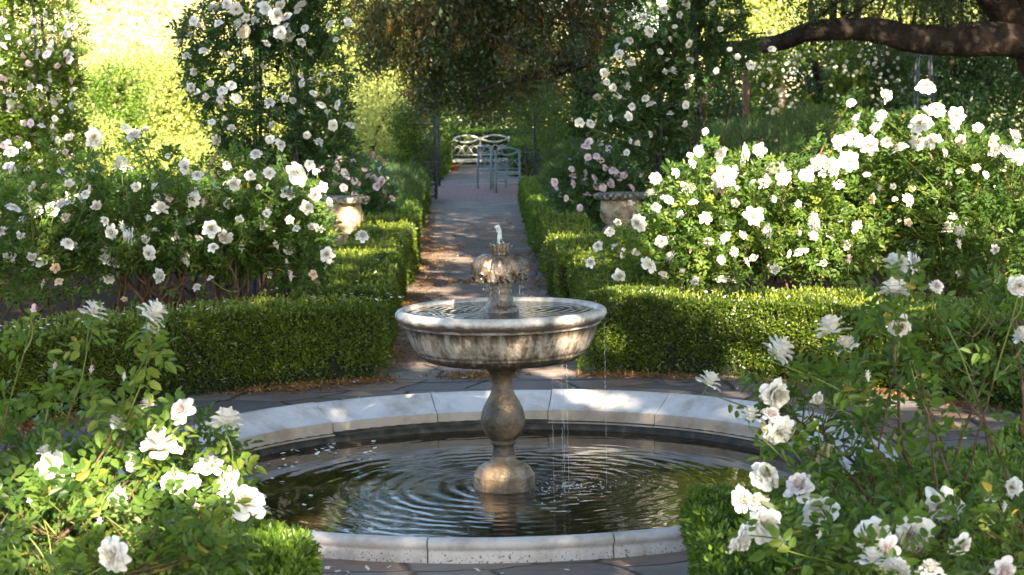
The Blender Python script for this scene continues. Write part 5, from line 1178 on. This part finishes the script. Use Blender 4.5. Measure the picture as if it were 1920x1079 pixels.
# ---------------------------------------------------------------- sun and the unseen trees added to shade the garden
AZ, EL = R_(14), R_(28)          # sun stands behind the photographer, a little to the right
S = np.array([math.sin(AZ)*math.cos(EL), -math.cos(AZ)*math.cos(EL), math.sin(EL)])
lit = []
def L_(px, py, Y, rpx): lit.append((at(px, py, Y), 1.12*rpx/pxm(Y)))
for t in [(1250, 440, 15, 75), (1350, 420, 15, 95), (1440, 400, 15, 95), (1530, 420, 15, 75), (1590, 300, 15.4, 60), (1400, 310, 15.3, 60), (1300, 490, 15, 60), (1480, 480, 15, 80), (1560, 470, 15, 40), (1740, 260, 15.4, 50), (1790, 430, 15, 22), (1660, 230, 15.4, 40), (1850, 380, 15, 35), (1900, 320, 15.2, 45), (1760, 350, 15, 35), (1660, 420, 15, 30), (1890, 440, 15, 25), (480, 400, 14.5, 22), (380, 360, 14.5, 22), (90, 420, 14.5, 20), (540, 440, 14.5, 25),
          (1460, 590, 13.2, 70), (1560, 600, 13.0, 75), (1640, 610, 12.8, 55), (1600, 660, 12.7, 50), (1430, 660, 13.0, 45), (1250, 560, 13.7, 50), (1150, 560, 13.8, 45), (1350, 560, 13.6, 40), (1120, 660, 13.7, 18), (1900, 620, 12, 20), (1520, 540, 13.6, 60), (1660, 560, 13.2, 45), (1380, 620, 13.2, 40), (1300, 620, 13.4, 25), (1300, 300, 15.4, 50), (1690, 300, 15.4, 50), (1840, 290, 15.4, 45), (1230, 350, 15.4, 40),
          (615, 380, 15, 55), (600, 470, 15, 30), (1030, 395, 23.5, 26), (1070, 430, 20, 30), (1060, 505, 17, 16), (1100, 470, 18, 22), (1010, 365, 28, 14), (655, 425, 22, 22), (730, 428, 22, 40), (780, 432, 21.5, 34), (680, 470, 18, 45), (730, 480, 19, 20), (700, 520, 15.5, 22), (640, 520, 15, 20),
          (560, 330, 14.8, 20), (230, 320, 14.8, 22), (130, 380, 14.8, 20), (1165, 390, 22, 14), (1880, 520, 15, 22)]: L_(*t)
for x, y, r in [(820, 482, .30), (870, 490, .2), (800, 545, .22), (850, 560, .14), (960, 520, .18), (790, 590, .1), (1045, 700, .16), (1040, 560, .10), (1690, 760, .14), (1760, 790, .10), (1830, 770, .08), (1650, 735, .12), (1600, 745, .1), (1750, 765, .22), (1850, 790, .16), (1680, 735, .16)]: lit.append((G(x, y), r))
for z_, x, y, r in [(.11, 1110, 738, .10), (.11, 1160, 745, .07), (.0, 760, 775, .12), (.0, 700, 785, .10), (.11, 810, 750, .08), (.08, 605, 1010, .06), (.08, 1140, 1020, .05)]: lit.append((G(x, y, z_), r))
for x, y, Y, r in [(985, 640, 9.5, 28), (1085, 640, 9.7, 24), (1100, 600, 9.7, 18), (935, 900, 9.9, 26), (940, 870, 9.95, 16), (960, 665, 9.5, 10),
                   (300, 845, 6.4, 60), (105, 880, 6.4, 65), (395, 880, 6.4, 50), (440, 925, 6.4, 50), (150, 950, 6.3, 95), (50, 960, 6.2, 80), (260, 940, 6.3, 75), (216, 1040, 6.0, 55), (540, 1000, 6.6, 60), (340, 800, 6.5, 30), (350, 960, 6.3, 40), (90, 1040, 6., 50), (60, 620, 7, 30), (460, 860, 6.9, 25), (190, 640, 7, 25),
                   (1310, 950, 7, 40), (1330, 1030, 6.5, 35), (1420, 1000, 6.2, 35), (1720, 1000, 6.2, 40), (1590, 1010, 6.7, 14), (1880, 900, 7, 28), (1850, 1040, 6.7, 20), (1790, 960, 6.7, 14), (1500, 1060, 6.7, 14), (560, 1060, 6.6, 20)]: L_(x, y, Y, r)
LC = np.array([l[0] for l in lit]); LR = np.array([l[1] for l in lit])
g = np.random.default_rng(1234)
boxes = [((-3., 50, 0), (3., 59, 1.3), 1.2), ((-4.2, 5.4, 0), (4.2, 14.6, 1.5), 2.1), ((-6.0, 14.0, 0), (-.9, 24, 3.4), 1.0), ((-1.8, 14, 0), (1.6, 60, 1.4), 1.), ((.8, 14.2, 0), (7.5, 36, 3.8), 1.1), ((1, 36, 0), (13, 57, 5), .8), ((-3.2, 28, 2), (7, 36, 5), .75), ((-2.6, 5.2, 0), (-.6, 7.6, 1.4), .5), ((.4, 5.2, 0), (2.8, 7.6, 1.8), .6)]
SH = []
trunks = [np.array(t) for t in [(2.5, -8, 0), (-4.5, -4, 0), (7, 1, 0), (-6, 5.5, 0), (9, 12, 0), (11.5, 22, 0), (15, 33, 0)]]
for lo, hi, dn in boxes:
    lo, hi = np.array(lo), np.array(hi); A_ = (hi-lo); prj = A_[0]*A_[1]*S[2]+A_[0]*A_[2]*abs(S[1])+A_[1]*A_[2]*abs(S[0])
    n = int(prj*dn*240); T_ = g.uniform(lo, hi, (n, 3)); zc = np.maximum(5.6, T_[:, 2]+g.uniform(3.8, 7., n)); t = (zc-T_[:, 2])/S[2]; SH.append(T_+S*t[:, None])  # unseen leaves set along sun rays so these boxes fall in shade
SH = np.concatenate(SH)
for i in range(len(LC)):
    v = SH-LC[i]; pr = v-(v@S)[:, None]*S; SH = SH[np.linalg.norm(pr, axis=1) > LR[i]*(1+.18*g.normal(size=len(SH)))+.03]  # drop leaves whose shade would reach a lit spot
# random small flecks of sun everywhere
U1 = norm(np.cross(S, [0, 0, 1.])); U2 = np.cross(U1, S)
uv = np.stack([SH@U1, SH@U2, 0*SH[:, 0]], -1); SH = SH[wob(uv, 2.6, 3.)+.5*wob(uv, 7., 5.) < 1.2]
SH = SH[~in_frame(SH, 1.25)]
tid = np.argmin(np.stack([np.hypot(SH[:, 0]-t[0], SH[:, 1]-t[1]) for t in trunks]), 0)
names = ['unseen leafy tree added for shade, standing behind the viewer', 'unseen leafy tree added for shade behind the viewer to the left', 'leafy tree added for shade right of the pool, outside the view', 'leafy tree added for shade left of the pool, outside the view',
         'leafy tree added for shade right of the rose beds, outside the view', 'leafy tree added for shade beyond the right beds, outside the view', 'leafy tree added for shade far right beyond the oak, outside the view']
for i, t in enumerate(trunks):
    P = SH[tid == i]
    if len(P) < 10: continue
    root = thing('added_shade_tree', names[i], 'tree', tuple(t), 'unseen trees added to shade the garden'); n = len(P)
    mb = MB(); leaves(mb, P, rdir(n, g), norm(S*1.2+rdir(n, g)), .19*g.uniform(.7, 1.2, n), .13, np.clip(.4+g.normal(size=n)*.2, 0, 1), False); part('crown', mb, M['dark'], root)
    mb = MB(); c = P.mean(0); top = np.array([t[0]*.6+c[0]*.4, t[1]*.6+c[1]*.4, 6.]); add_tube(mb, bez(t, t+[0, 0, 3], top, 10), np.linspace(.3, .14, 10), 10)
    for k in range(9):
        q = P[g.integers(n)]; add_tube(mb, bez(top-[0, 0, g.uniform(0, 2)], (top+q)/2+g.normal(size=3)*.3, q, 8), np.linspace(.08, .015, 8), 6)
    part('trunk', mb, M['bark'], root, True)

sun = bpy.data.lights.new('sun', 'SUN'); sun.energy = 5.0; sun.angle = R_(.5); sun.color = (1.0, .85, .62)
so = bpy.data.objects.new('sun', sun); col.objects.link(so); so.rotation_euler = Vector(tuple(S)).to_track_quat('Z', 'Y').to_euler()
w = bpy.data.worlds.new('World'); scene.world = w; w.use_nodes = True
nt = w.node_tree; nt.nodes.clear()
sk = nt.nodes.new('ShaderNodeTexSky'); sk.sky_type = 'NISHITA'; sk.sun_disc = False; sk.sun_elevation = EL; sk.sun_rotation = math.atan2(S[0], S[1])
bgn = nt.nodes.new('ShaderNodeBackground'); bgn.inputs[1].default_value = .078
ow = nt.nodes.new('ShaderNodeOutputWorld'); nt.links.new(sk.outputs[0], bgn.inputs[0]); nt.links.new(bgn.outputs[0], ow.inputs[0])

cam = bpy.data.cameras.new('camera'); co = bpy.data.objects.new('camera', cam); col.objects.link(co)
cam.sensor_width = 36; cam.lens = 36*FPX/1920; cam.clip_end = 1500
co.matrix_world = Matrix.Translation((0, 0, CH)) @ Matrix.Rotation(math.pi/2-PITCH, 4, 'X') @ Matrix.Rotation(-ROLL, 4, 'Z')
cam.dof.use_dof = True; cam.dof.focus_distance = 10.0; cam.dof.aperture_fstop = 6.5
scene.camera = co
scene.view_settings.view_transform = 'Standard'; scene.view_settings.look = 'None'; scene.view_settings.exposure = 2.7; scene.view_settings.gamma = 1
scene.cycles.max_bounces = 6; scene.cycles.diffuse_bounces = 3; scene.cycles.glossy_bounces = 3; scene.cycles.transmission_bounces = 4; scene.cycles.transparent_max_bounces = 4
scene.cycles.use_denoising = True; scene.cycles.sample_clamp_indirect = 6
